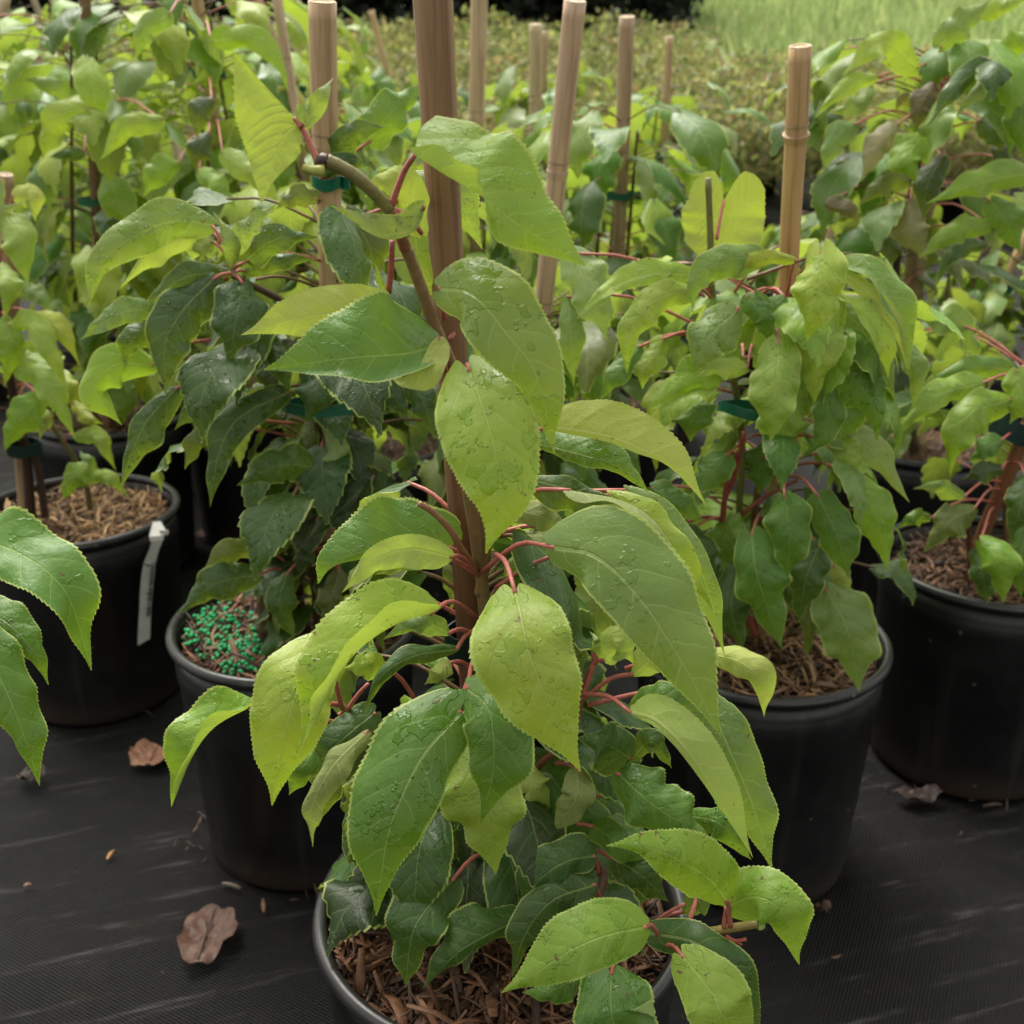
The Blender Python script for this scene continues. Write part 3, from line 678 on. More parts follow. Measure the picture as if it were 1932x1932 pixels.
 ([(1153, 1838), (1152, 1890), (1158, 1930), (1190, 2030)], .50, .475, 74, 84, 'M', dict(pet=(1180, 1750, .545), wet=.6, wave=.14, cv=-15)),
 ([(1090, 1845), (1040, 1868), (985, 1872)], .52, .51, 22, 30, 'M', dict(pet=(1180, 1750, .55), wet=.3)),
 ([(1290, 1720), (1325, 1695), (1350, 1670)], .55, .55, 24, 24, 'G', dict(pet=(1220, 1750, .545))),
 ([(852, 1663), (804, 1716), (777, 1765), (765, 1862)], .565, .535, 62, 50, 'D', dict(pet=(930, 1600, .61), wet=.5, aL=(20, 10), cv=-35)),
 ([(980, 1735), (921, 1763), (860, 1800), (799, 1864)], .555, .53, 66, 22, 'D', dict(pet=(1000, 1640, .60), wet=.4, aL=(-30, -30))),
 ([(1119, 1615), (1066, 1626), (1010, 1668), (981, 1734)], .565, .55, 52, 34, 'D', dict(pet=(1130, 1650, .58), wet=.3)),
 ([(1119, 1670), (1040, 1700), (990, 1765), (966, 1842)], .55, .53, 46, 38, 'D', dict(pet=(1130, 1690, .567), wet=.5)),
 ([(965, 1608), (915, 1660), (885, 1700)], .60, .59, 44, 46, 'M', dict(pet=(980, 1560, .62), wet=.8)),
 ([(880, 1590), (850, 1600), (812, 1645)], .605, .60, 34, 26, 'O', dict(pet=(930, 1560, .625))),
 ([(855, 1530), (820, 1555), (770, 1600)], .60, .595, 34, 36, 'D', dict(pet=(930, 1500, .625), wet=.8)),
 ([(980, 1540), (1005, 1570), (1030, 1610)], .60, .59, 34, 30, 'D', dict(pet=(960, 1500, .62), wet=.2)),
 ([(1120, 1560), (1165, 1590), (1230, 1640)], .59, .575, 30, 34, 'M', dict(pet=(1060, 1560, .60), wet=.5)),
 ([(1335, 1645), (1362, 1640), (1390, 1660)], .56, .55, 20, 20, 'G', dict(pet=(1300, 1740, .53))),
]
P0.scr(H, .6)
random.seed(21)
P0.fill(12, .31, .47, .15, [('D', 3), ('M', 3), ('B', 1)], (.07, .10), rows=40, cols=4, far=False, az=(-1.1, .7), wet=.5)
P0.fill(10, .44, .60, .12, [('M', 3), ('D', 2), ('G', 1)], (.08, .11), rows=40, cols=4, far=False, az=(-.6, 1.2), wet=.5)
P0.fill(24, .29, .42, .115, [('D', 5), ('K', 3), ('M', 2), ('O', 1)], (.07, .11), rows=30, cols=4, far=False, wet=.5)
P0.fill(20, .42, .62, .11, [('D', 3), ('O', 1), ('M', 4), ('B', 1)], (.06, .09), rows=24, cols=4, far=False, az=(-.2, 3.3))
# bare red leaf stalks
for i, (a, b) in enumerate([((935, 1110, .62), (1040, 1050, .60)), ((1098, 1325, .60), (1130, 1230, .60)),
             ((640, 1345, .60), (655, 1368, .60)), ((605, 1358, .59), (652, 1370, .60)), ((655, 1340, .60), (695, 1290, .595)), ((1220, 1752, .545), (1292, 1705, .54))]):
    mb = MB(); petiole_geo(mb, at(*a), at(*b), .0012, RD, .05); build(mb, 'leaf_stalk', M_stem, P0.root)

# ------------------------------------------------------------------ left middle plant, dark wet leaves
P1 = Plant(-.246, 1.111, 'dark green wet-leaved climber in the pot scattered with green beads', GR)
P1.pot(); P1.mulch(.262, 1400, 1.05, (.33, .14, .065), (.022, .012, .008))
sb = at(632, 1185, 1.10); s1 = at(625, 560, 1.04); s2 = at(612, 200, 1.0); s3 = at(608, 4, .985)
P1.axis = [sb, at(610, 780, 1.06), s1, at(600, 380, 1.02)]
P1.stake([sb + Vector((0, 0, -.12)), sb, s1, s2, s3], .0098, .0116, (.56, .39, .22), nodes=((.40, .10), (.85, .10)))
tp = at(470, 930, 1.06); P1.stem([([at(505, 1190, 1.09), at(503, 1060, 1.08), at(497, 920, 1.07)], .0115, .0100, (.09, .045, .028)),
 ([at(600, 1190, 1.09), at(590, 1000, 1.06), at(600, 790, 1.03), at(560, 600, .99), at(440, 520, .95)], .005, .003, (.09, .05, .03)),
 ([at(570, 1190, 1.10), at(560, 1000, 1.07), at(585, 800, 1.05), at(640, 600, 1.02)], .006, .003, (.10, .055, .035)),
 ([at(440, 520, .95), at(437, 500, .95), at(436, 470, .95)], .0022, .0016, (.22, .25, .08)),
 ([at(620, 1190, 1.11), at(650, 1000, 1.08), at(640, 820, 1.06), at(660, 700, 1.05)], .005, .003, (.10, .055, .035))])
P1.tie(at(610, 765, 1.00), (0, .1, 1), .038, .010, M_tie, ey=.7, tab=True)
P1.tie(at(617, 340, 1.012), s2 - s1, .0122, .0105, M_tie)
LL = [
 ([(400, 425), (330, 418), (250, 448), (190, 500), (164, 582)], .955, .90, 44, 40, 'G', dict(wet=.8, pet=(440, 505, .95), wave=.14)),
 ([(395, 432), (350, 440), (290, 470), (225, 545)], .97, .93, 12, 34, 'Y', dict(under=True, pet=(440, 500, .955), wet=.1)),
 ([(400, 455), (372, 470), (360, 492)], .965, .96, 26, 30, 'L', dict(under=True, pet=(440, 500, .955))),
 ([(437, 505), (436, 455), (402, 398)], .945, .94, 15, 18, 'P', dict(wet=.9)),
 ([(438, 480), (470, 430), (522, 383)], .945, .94, 20, 24, 'P', dict(wet=1., pet=(437, 500, .95))),
 ([(460, 495), (520, 452), (600, 448)], .96, .96, 30, 34, 'W', dict(wet=1., pet=(440, 510, .95))),
 ([(462, 512), (530, 492), (598, 490)], .97, .97, 20, 20, 'D', dict(wet=1., pet=(440, 515, .955))),
 ([(430, 515), (345, 525), (262, 592)], .955, .93, 26, 26, 'W', dict(wet=.8, pet=(440, 515, .955))),
 ([(400, 528), (345, 585), (312, 650), (313, 747)], .94, .90, 46, 54, 'W', dict(wet=1., pet=(440, 515, .95), cv=-25)),
 ([(458, 535), (446, 600), (431, 690)], .94, .91, 50, 56, 'W', dict(wet=1., pet=(440, 518, .95), cv=-25)),
 ([(300, 580), (225, 592), (150, 642)], .93, .90, 26, 22, 'G', dict(wet=.9, pet=(430, 525, .955), aL=(-10, 40))),
 ([(320, 610), (250, 640), (232, 690)], .95, .93, 30, 30, 'D', dict(wet=1., pet=(430, 540, .96))),
 ([(288, 690), (215, 690), (180, 740), (230, 802)], .94, .92, 40, 38, 'B', dict(wet=.2, pet=(400, 640, 1.0))),
 ([(445, 640), (400, 725), (330, 810)], .96, .93, 42, 46, 'D', dict(wet=.8, pet=(540, 620, 1.0))),
 ([(540, 742), (450, 790), (412, 860), (396, 957)], .96, .92, 34, 32, 'W', dict(wet=1., aL=(5, 25), pet=(590, 760, 1.02))),
 ([(330, 735), (280, 790), (250, 850), (228, 920)], .93, .90, 22, 42, 'W', dict(wet=1., pet=(450, 700, .99))),
 ([(412, 818), (372, 830), (348, 886)], .99, .97, 22, 24, 'O', dict(pet=(560, 800, 1.04))),
 ([(595, 882), (530, 878), (447, 916)], .97, .95, 40, 34, 'D', dict(wet=.9, pet=(600, 920, 1.03))),
 ([(622, 800), (632, 870), (604, 922)], .99, .98, 18, 22, 'P', dict(wet=.2, wave=.35)),
 ([(705, 900), (650, 955), (576, 1021)], .99, .97, 30, 22, 'K', dict(wet=.4, pet=(640, 900, 1.05))),
 ([(602, 690), (595, 750), (578, 797)], .97, .95, 42, 40, 'W', dict(wet=1.)),
 ([(640, 690), (665, 730), (661, 765)], .97, .96, 32, 36, 'W', dict(wet=1.)),
 ([(505, 640), (530, 690), (547, 747)], .96, .95, 24, 26, 'W', dict(wet=1., pet=(560, 620, 1.0))),
 ([(545, 1010), (520, 1030), (505, 1055)], .99, .98, 24, 24, 'K', dict(wet=.9)),
 ([(590, 1040), (575, 1055), (560, 1080)], .99, .98, 22, 20, 'K', dict(wet=.4)),
 ([(540, 1085), (528, 1140), (556, 1205)], .99, .97, 26, 34, 'D', dict(wet=.7)),
 ([(640, 1080), (625, 1130), (615, 1200)], 1.0, .98, 26, 22, 'O', dict(wet=.5)),
 ([(490, 1085), (410, 1100), (335, 1158)], .985, .95, 36, 36, 'W', dict(wet=1., pet=(560, 1090, 1.06))),
 ([(482, 1040), (430, 1040), (376, 1088)], 1.0, .97, 24, 24, 'O', dict(wet=.2, pet=(560, 1080, 1.06))),
 ([(655, 400), (700, 475), (688, 560)], 1.03, 1.03, 40, 42, 'K', dict(wet=.3)),
 ([(622, 300), (665, 250), (730, 238)], 1.0, 1.0, 30, 24, 'D', dict(wet=1.)),
 ([(610, 330), (650, 305), (700, 315)], 1.0, 1.0, 20, 22, 'W', dict(wet=1.)),
 ([(700, 265), (735, 215), (795, 160)], 1.03, 1.05, 40, 44, 'M', dict(wet=.5)),
 ([(600, 375), (560, 372), (520, 395)], 1.0, .99, 24, 20, 'O', dict(wet=.6)),
 ([(690, 700), (740, 745), (770, 790)], 1.0, .98, 36, 36, 'W', dict(wet=1.)),
 ([(760, 700), (800, 760), (820, 830)], 1.0, .98, 30, 30, 'W', dict(wet=1.)),
]
P1.scr(LL, 1.)
random.seed(5)
P1.fill(50, .48, .74, .19, [('D', 5), ('K', 4), ('W', 4), ('M', 1)], (.07, .11), rows=24, cols=4, far=False, wet=.9)
P1.fill(72, .30, .54, .085, [('K', 5), ('D', 3), ('O', 1)], (.05, .085), rows=20, cols=3, far=False, wet=.6)
# green fertiliser beads
mb = MB(); random.seed(8)
def ico(mb, c, r, col=(1, 1, 1)):
    t = (1 + 5 ** .5) / 2; v = [(-1, t, 0), (1, t, 0), (-1, -t, 0), (1, -t, 0), (0, -1, t), (0, 1, t), (0, -1, -t), (0, 1, -t), (t, 0, -1), (t, 0, 1), (-t, 0, -1), (-t, 0, 1)]
    f = [(0, 11, 5), (0, 5, 1), (0, 1, 7), (0, 7, 10), (0, 10, 11), (1, 5, 9), (5, 11, 4), (11, 10, 2), (10, 7, 6), (7, 1, 8), (3, 9, 4), (3, 4, 2), (3, 2, 6), (3, 6, 8), (3, 8, 9), (4, 9, 5), (2, 4, 11), (6, 2, 10), (8, 6, 7), (9, 8, 1)]
    mb.add([Vector(p).normalized() * r + Vector(c) for p in v], f, col)
for (px, py, n, sd) in ((455, 1225, 95, .013), (395, 1170, 60, .014), (370, 1190, 30, .012), (455, 1255, 45, .013), (430, 1160, 20, .012), (400, 1215, 30, .014), (470, 1185, 30, .02), (430, 1195, 26, .03)):
    d = at(px, py, 1.); dr = (d - CAM); c = CAM + dr * ((.276 - CH) / dr.z)
    for i in range(n):
        x = c.x + random.gauss(0, sd); y = c.y + random.gauss(0, sd * 1.2)
        if math.hypot(x + .246, y - 1.111) < .122: ico(mb, (x, y, .272 + random.uniform(0, .010)), .0027)
o = build(mb, 'fertiliser_beads', M_bead, None, label='small green fertiliser beads on the mulch of the left middle pot', category='fertiliser'); o['kind'] = 'stuff'

# ------------------------------------------------------------------ right middle plant
P3 = Plant(.273, 1.076, 'light green climber with a tan stake and an upright yellow leaf, right of centre', GR)
P3.pot(); P3.mulch(.262, 1400, 1.1, (.50, .29, .16), (.05, .026, .016))
b0 = at(1440, 1190, 1.10); b1 = at(1474, 830, 1.08); b2 = at(1484, 600, 1.06); b3 = at(1493, 400, 1.03); b4 = at(1505, 200, 1.0); b5 = at(1510, 88, .99)
P3.axis = [b0, b1, b2, at(1400, 520, 1.0)]
P3.stake([b0 + Vector((0, 0, -.08)), b0, b1, b2, b3, b4, b5], .0082, .0096, (.56, .37, .18), nodes=((.43, .07), (.895, .27)))
P3.stem([([at(1415, 1200, 1.07), at(1395, 1000, 1.05), at(1400, 830, 1.03), at(1380, 700, 1.0), at(1345, 560, .98), at(1340, 440, .97), at(1336, 336, .965)], .0040, .0028, (.17, .17, .05)),
 ([at(1430, 1200, 1.08), at(1420, 1000, 1.06), at(1450, 820, 1.04), at(1460, 660, 1.03), at(1480, 560, 1.0)], .0042, .0028, (.20, .12, .06)),
 ([at(1425, 1200, 1.06), at(1365, 990, 1.03), at(1385, 900, 1.01), at(1404, 815, 1.0)], .0030, .0024, (.30, .07, .055)),
 ([at(1365, 985, 1.03), at(1372, 900, 1.01), at(1392, 850, 1.0)], .0024, .0020, (.32, .08, .06)),
 ([at(1380, 985, 1.03), at(1330, 975, 1.03), at(1285, 990, 1.03)], .0024, .0018, (.30, .07, .05)),
 ([at(1415, 900, 1.04), at(1460, 840, 1.02), at(1500, 800, 1.0)], .0024, .0018, (.25, .11, .06)),
 ([at(1390, 980, 1.04), at(1440, 940, 1.03), at(1505, 905, 1.02)], .0022, .0018, (.30, .08, .06))])
P3.tie(at(1420, 775, .985), (.15, .1, 1), .032, .009, M_tie, ey=.7, tab=False)
P3.tie(at(1492, 772, 1.065), b2 - b1, .0100, .014, M_tie, tab=False)
RL = [
 ([(1366, 378), (1358, 430), (1342, 505)], .985, .99, 74, 82, 'Y', dict(under=True, cv=-5, wet=.3, pet=(1352, 452, .968), lobe=.75, wave=.06, bulge=0, square=True)),
 ([(1312, 520), (1230, 518), (1150, 545), (1087, 602)], .97, .94, 30, 18, 'L', dict(wet=.5, pet=(1345, 560, .98), aL=(10, 45))),
 ([(1305, 545), (1225, 572), (1185, 640), (1182, 712)], .95, .93, 30, 34, 'L', dict(wet=.6, pet=(1345, 565, .98))),
 ([(1445, 487), (1370, 490), (1312, 530), (1306, 590)], .95, .93, 32, 38, 'G', dict(wet=.6, pet=(1380, 560, .99))),
 ([(1500, 490), (1450, 486), (1390, 500), (1340, 540)], .955, .95, 14, 16, 'Y', dict(wet=.3, pet=(1484, 560, 1.0))),
 ([(1388, 588), (1335, 640), (1309, 714)], .94, .91, 44, 52, 'G', dict(wet=.9, pet=(1400, 600, 1.0))),
 ([(1549, 475), (1545, 530), (1535, 590), (1522, 646)], .93, .91, 46, 52, 'L', dict(wet=.7, pet=(1470, 600, 1.01), wave=.16, lobe=.7)),
 ([(1572, 560), (1552, 640), (1540, 700), (1536, 764)], .94, .92, 50, 42, 'L', dict(wet=.7, pet=(1480, 620, 1.02), wave=.14)),
 ([(1588, 500), (1648, 528), (1698, 600), (1716, 702)], .96, .93, 30, 40, 'G', dict(wet=.4, pet=(1490, 560, 1.01), aR=(100, 60))),
 ([(1585, 510), (1640, 555), (1690, 610), (1712, 700)], .95, .925, 14, 16, 'Y', dict(under=True, wet=.1, pet=(1490, 560, 1.01), cv=0)),
 ([(1590, 565), (1640, 600), (1670, 660), (1676, 715)], .94, .925, 26, 30, 'L', dict(wet=.3, pet=(1490, 600, 1.02), aR=(100, 30))),
 ([(1575, 570), (1625, 620), (1660, 690), (1690, 750)], .97, .95, 40, 40, 'G', dict(wet=.4, pet=(1490, 600, 1.02))),
 ([(1570, 640), (1610, 710), (1650, 770), (1655, 832)], .97, .94, 52, 46, 'M', dict(wet=.9, pet=(1490, 640, 1.03))),
 ([(1468, 650), (1466, 710), (1460, 775), (1454, 837)], .925, .90, 50, 46, 'L', dict(wet=.6, pet=(1464, 625, .99), cv=-15, lobe=.5)),
 ([(1402, 690), (1320, 708), (1222, 772)], .95, .925, 44, 32, 'B', dict(wet=.7, pet=(1400, 650, 1.0))),
 ([(1300, 748), (1305, 790), (1303, 834)], .955, .94, 44, 46, 'M', dict(wet=.3, pet=(1380, 740, 1.0))),
 ([(1410, 694), (1360, 690), (1310, 712)], .935, .925, 16, 26, 'L', dict(under=True, pet=(1420, 650, 1.0))),
 ([(1205, 655), (1160, 710), (1130, 757)], .945, .93, 22, 26, 'M', dict(wet=.5, pet=(1340, 640, .99))),
 ([(1250, 640), (1215, 700), (1212, 735)], .95, .94, 24, 30, 'L', dict(wet=.3, pet=(1340, 640, .99))),
 ([(1543, 700), (1562, 770), (1546, 830), (1506, 870)], .955, .94, 26, 30, 'M', dict(wet=.4, pet=(1480, 680, 1.03), wave=.25)),
 ([(1560, 815), (1600, 865), (1612, 927)], .97, .96, 20, 30, 'L', dict(wet=.1, pet=(1480, 800, 1.05))),
 ([(1555, 800), (1635, 840), (1716, 948)], .98, .96, 26, 30, 'P', dict(wet=.1, pet=(1480, 780, 1.05))),
 ([(1545, 938), (1580, 1010), (1602, 1092)], .96, .94, 40, 44, 'M', dict(wet=.4, pet=(1470, 900, 1.06))),
 ([(1480, 938), (1490, 1010), (1486, 1094)], .955, .93, 44, 46, 'M', dict(wet=.5, pet=(1470, 900, 1.06), wave=.15)),
 ([(1615, 905), (1655, 980), (1673, 1078)], .965, .945, 38, 38, 'B', dict(wet=.4, pet=(1480, 880, 1.06))),
 ([(1545, 1030), (1522, 1090), (1506, 1174)], .965, .95, 38, 38, 'D', dict(wet=.4, pet=(1470, 1000, 1.07))),
 ([(1562, 1118), (1600, 1190), (1622, 1306)], .965, .935, 54, 58, 'G', dict(wet=.3, pet=(1460, 1060, 1.08), cv=-15)),
 ([(1418, 1010), (1430, 1090), (1475, 1224)], .95, .93, 46, 56, 'M', dict(wet=.4, pet=(1440, 980, 1.06), wave=.15)),
 ([(1390, 1078), (1380, 1150), (1402, 1228)], .98, .96, 44, 46, 'D', dict(wet=.3, pet=(1440, 1060, 1.08))),
 ([(1520, 1125), (1526, 1180), (1522, 1242)], .98, .97, 16, 16, 'O', dict(wet=.1)),
 ([(1575, 1070), (1590, 1090), (1598, 1128)], .985, .98, 22, 18, 'Y', dict(under=True)),
 ([(1230, 920), (1280, 950), (1330, 985)], 1.0, .99, 28, 28, 'M', dict(wet=.3, pet=(1380, 960, 1.04))),
 ([(1080, 478), (1118, 560), (1145, 642)], 1.0, .98, 44, 46, 'P', dict(wet=.5, pet=(1330, 560, 1.0))),
 ([(1070, 560), (1078, 640), (1082, 730)], 1.0, .99, 24, 26, 'G', dict(wet=.4, pet=(1330, 620, 1.0))),
 ([(1695, 640), (1728, 700), (1722, 772)], .99, .97, 20, 24, 'G', dict(wet=.5, pet=(1500, 640, 1.04))),
 ([(1410, 560), (1445, 600), (1450, 650)], .95, .94, 30, 20, 'M', dict(wet=.8, pet=(1480, 560, 1.01))),
 ([(1480, 560), (1450, 580), (1420, 540)], .96, .95, 22, 22, 'M', dict(wet=.9)),
 ([(1370, 860), (1330, 900), (1290, 905)], .99, .98, 34, 36, 'M', dict(wet=.3)),
 ([(1300, 1000), (1330, 1060), (1350, 1100)], 1.0, .99, 30, 34, 'D', dict(wet=.3, pet=(1400, 980, 1.05))),
]
P3.scr(RL, 1.)
random.seed(9)
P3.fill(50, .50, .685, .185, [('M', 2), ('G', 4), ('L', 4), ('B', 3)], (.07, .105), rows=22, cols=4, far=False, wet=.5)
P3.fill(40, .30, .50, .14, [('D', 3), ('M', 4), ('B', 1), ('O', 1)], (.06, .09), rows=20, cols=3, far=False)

# ------------------------------------------------------------------ left plant in the tagged pot
P2 = Plant(-.613, 1.445, 'sparse lime-leaved climber in the pot with the white name tag', GR)
P2.pot(); P2.mulch(.258, 1500, 1.15, (.62, .38, .18), (.06, .03, .015))
P2.axis = [at(75, 960, 1.43), at(60, 850, 1.42), at(20, 700, 1.38), at(-5, 560, 1.36)]
P2.stem([([at(58, 975, 1.43), at(50, 870, 1.42), at(20, 720, 1.38), at(-5, 560, 1.36)], .0075, .004, (.05, .03, .022)),
 ([at(85, 975, 1.43), at(70, 880, 1.42), at(40, 820, 1.40)], .006, .004, (.05, .03, .022)),
 ([at(170, 960, 1.42), at(160, 905, 1.40), at(130, 850, 1.38), at(90, 790, 1.37)], .0045, .003, (.13, .12, .04))])
P2.tie(at(45, 845, 1.405), (0, 0, 1), .022, .016, M_tie_dark, ey=.8, tab=False)
P2.stake([at(45, 1010, 1.45) + Vector((0, 0, -.1)), at(42, 900, 1.45), at(20, 500, 1.40), at(10, 330, 1.38)], .0085, .009, (.36, .25, .14), nodes=((.5, .1),))
P2.scr([
 ([(58, 592), (112, 620), (152, 692)], 1.32, 1.29, 18, 22, 'Y', dict(wet=.1)),
 ([(20, 615), (62, 618), (100, 680), (128, 745)], 1.30, 1.27, 18, 28, 'L', dict()),
 ([(30, 692), (80, 712), (115, 770), (142, 828)], 1.30, 1.27, 28, 28, 'L', dict()),
 ([(75, 752), (40, 790), (8, 850)], 1.30, 1.28, 32, 36, 'B', dict()),
 ([(140, 822), (185, 828), (219, 888)], 1.32, 1.30, 16, 20, 'L', dict(pet=(120, 840, 1.38))),
 ([(165, 880), (140, 902), (118, 942)], 1.33, 1.31, 24, 28, 'B', dict(pet=(160, 905, 1.40))),
 ([(162, 905), (202, 903), (246, 940)], 1.34, 1.33, 12, 18, 'L', dict(pet=(160, 905, 1.40))),
 ([(25, 368), (60, 370), (68, 418)], 1.34, 1.33, 24, 22, 'Y', dict(under=True)),
 ([(0, 340), (-5, 400), (45, 380)], 1.34, 1.33, 16, 16, 'P', dict()),
 ([(0, 395), (38, 450), (52, 545)], 1.33, 1.30, 36, 30, 'L', dict()),
 ([(40, 545), (75, 560), (96, 598)], 1.35, 1.33, 16, 20, 'G', dict()),
 ([(140, 760), (165, 790), (196, 800)], 1.33, 1.32, 14, 16, 'Y', dict(pet=(100, 790, 1.37))),
 ([(12, 600), (22, 660), (8, 730)], 1.31, 1.30, 26, 24, 'B', dict()),
 ([(0, 500), (15, 540), (10, 600)], 1.33, 1.30, 26, 26, 'L', dict()),
 ([(110, 700), (130, 730), (150, 790)], 1.36, 1.34, 20, 18, 'Y', dict()),
 ([(180, 895), (165, 870), (150, 850)], 1.37, 1.37, 14, 14, 'G', dict(pet=(160, 905, 1.40))),
 ([(60, 770), (80, 790), (75, 830)], 1.36, 1.35, 18, 18, 'Y', dict(under=True)),
], 1.3)
random.seed(12); P2.fill(22, .42, .72, .16, [('L', 4), ('B', 2), ('M', 2), ('Y', 1)], (.08, .11), rows=20, cols=3, far=False, az=(1.6, 4.4))

# plant at the far left edge: only its long leaves reach the picture
PL = Plant(-.60, .70, 'leftmost plant whose long arching leaves reach in at the picture edge', GR)
PL.pot(); PL.mulch(.255, 300, 1.1)
PL.axis = [Vector((-.60, .70, .25)), Vector((-.52, .66, .52))]
PL.stake([Vector((-.62, .70, .1)), Vector((-.62, .69, .5)), Vector((-.63, .67, .80))], .0085, .009, (.34, .215, .12), nodes=((.5, .1),))
PL.stem([([Vector((-.60, .70, .24)), Vector((-.53, .66, .4)), at(-120, 1090, .64)], .004, .003, BR), ([Vector((-.54, .66, .36)), at(-100, 1220, .64)], .004, .003, BR)])
PL.scr([
 ([(-70, 1010), (40, 1046), (125, 1120), (172, 1265)], .60, .57, 60, 74, 'M', dict(wet=.4, pet=(-120, 1090, .64), aR=(30, 60), cv=-25)),
 ([(-60, 1130), (20, 1180), (68, 1235), (91, 1292)], .61, .59, 36, 40, 'M', dict(wet=.6, pet=(-120, 1090, .64))),
 ([(-60, 1180), (5, 1290), (50, 1400), (75, 1482)], .58, .55, 44, 60, 'M', dict(wet=.5, pet=(-100, 1220, .64))),
 ([(-60, 1240), (-10, 1320), (30, 1400)], .60, .58, 30, 36, 'M', dict(pet=(-100, 1220, .64)))], .6)
random.seed(2); PL.fill(14, .34, .55, .12, [('M', 2), ('B', 2)], (.08, .11), rows=20, cols=3, far=False, az=(1.8, 4.2))

# ------------------------------------------------------------------ right plant
P4 = Plant(.611, 1.276, 'broad-leaved climber in the wide-set right pot with a slanting reddish stake', GR)
P4.pot(r=.142); P4.mulch(.255, 1000, 1., (.34, .18, .10), (.03, .015, .01))
P4.axis = [at(1850, 1060, 1.27), at(1860, 1000, 1.26), at(1915, 850, 1.22), at(1950, 700, 1.18)]
P4.stake([at(1832, 1100, 1.28), at(1851, 1017, 1.265), at(1920, 853, 1.22), at(2010, 640, 1.16)], .0085, .009, (.28, .125, .065), nodes=((.7, .1),), cut=True)
P4.stem([([at(1905, 1110, 1.26), at(1900, 950, 1.24), at(1930, 800, 1.2)], .005, .003, BR), ([at(1830, 1110, 1.25), at(1828, 1000, 1.24), at(1822, 940, 1.22)], .004, .003, (.16, .06, .04))])
P4.tie(at(1915, 810, 1.205), (.35, 0, 1), .026, .024, M_tie_dark, ey=.7, tab=False)
P4.scr([
 ([(1855, 722), (1765, 748), (1684, 828)], 1.14, 1.10, 30, 26, 'B', dict()),
 ([(1905, 755), (1835, 775), (1800, 830), (1792, 898)], 1.12, 1.09, 34, 48, 'B', dict(wave=.15)),
 ([(1890, 830), (1860, 845), (1828, 872)], 1.17, 1.16, 24, 24, 'M', dict()),
 ([(1890, 885), (1850, 890), (1815, 905)], 1.18, 1.17, 22, 26, 'K', dict()),
 ([(1818, 938), (1770, 916), (1722, 922)], 1.16, 1.14, 14, 22, 'G', dict()),
 ([(1838, 960), (1790, 985), (1742, 1042)], 1.15, 1.12, 30, 38, 'O', dict(wet=.2)),
 ([(1755, 978), (1725, 975), (1692, 998)], 1.17, 1.16, 14, 18, 'M', dict()),
 ([(1850, 1022), (1885, 1062), (1893, 1138)], 1.12, 1.09, 34, 38, 'B', dict()),
 ([(1845, 1040), (1855, 1090), (1862, 1142)], 1.15, 1.13, 24, 30, 'D', dict()),
 ([(1915, 700), (1830, 692), (1745, 722)], 1.17, 1.15, 22, 22, 'M', dict()),
 ([(1745, 600), (1810, 615), (1848, 685)], 1.24, 1.22, 24, 30, 'G', dict(wave=.3)),
 ([(1920, 700), (1925, 760), (1905, 800)], 1.13, 1.12, 30, 30, 'B', dict()),
 ([(1935, 900), (1925, 960), (1905, 1020)], 1.15, 1.13, 30, 30, 'D', dict()),
 ([(1950, 980), (1925, 1050), (1925, 1130)], 1.14, 1.12, 30, 34, 'M', dict()),
], 1.2)
random.seed(31); P4.fill(34, .32, .60, .2, [('D', 4), ('M', 4), ('B', 2), ('K', 1)], (.08, .115), rows=18, cols=3, az=(-1., 2.6))
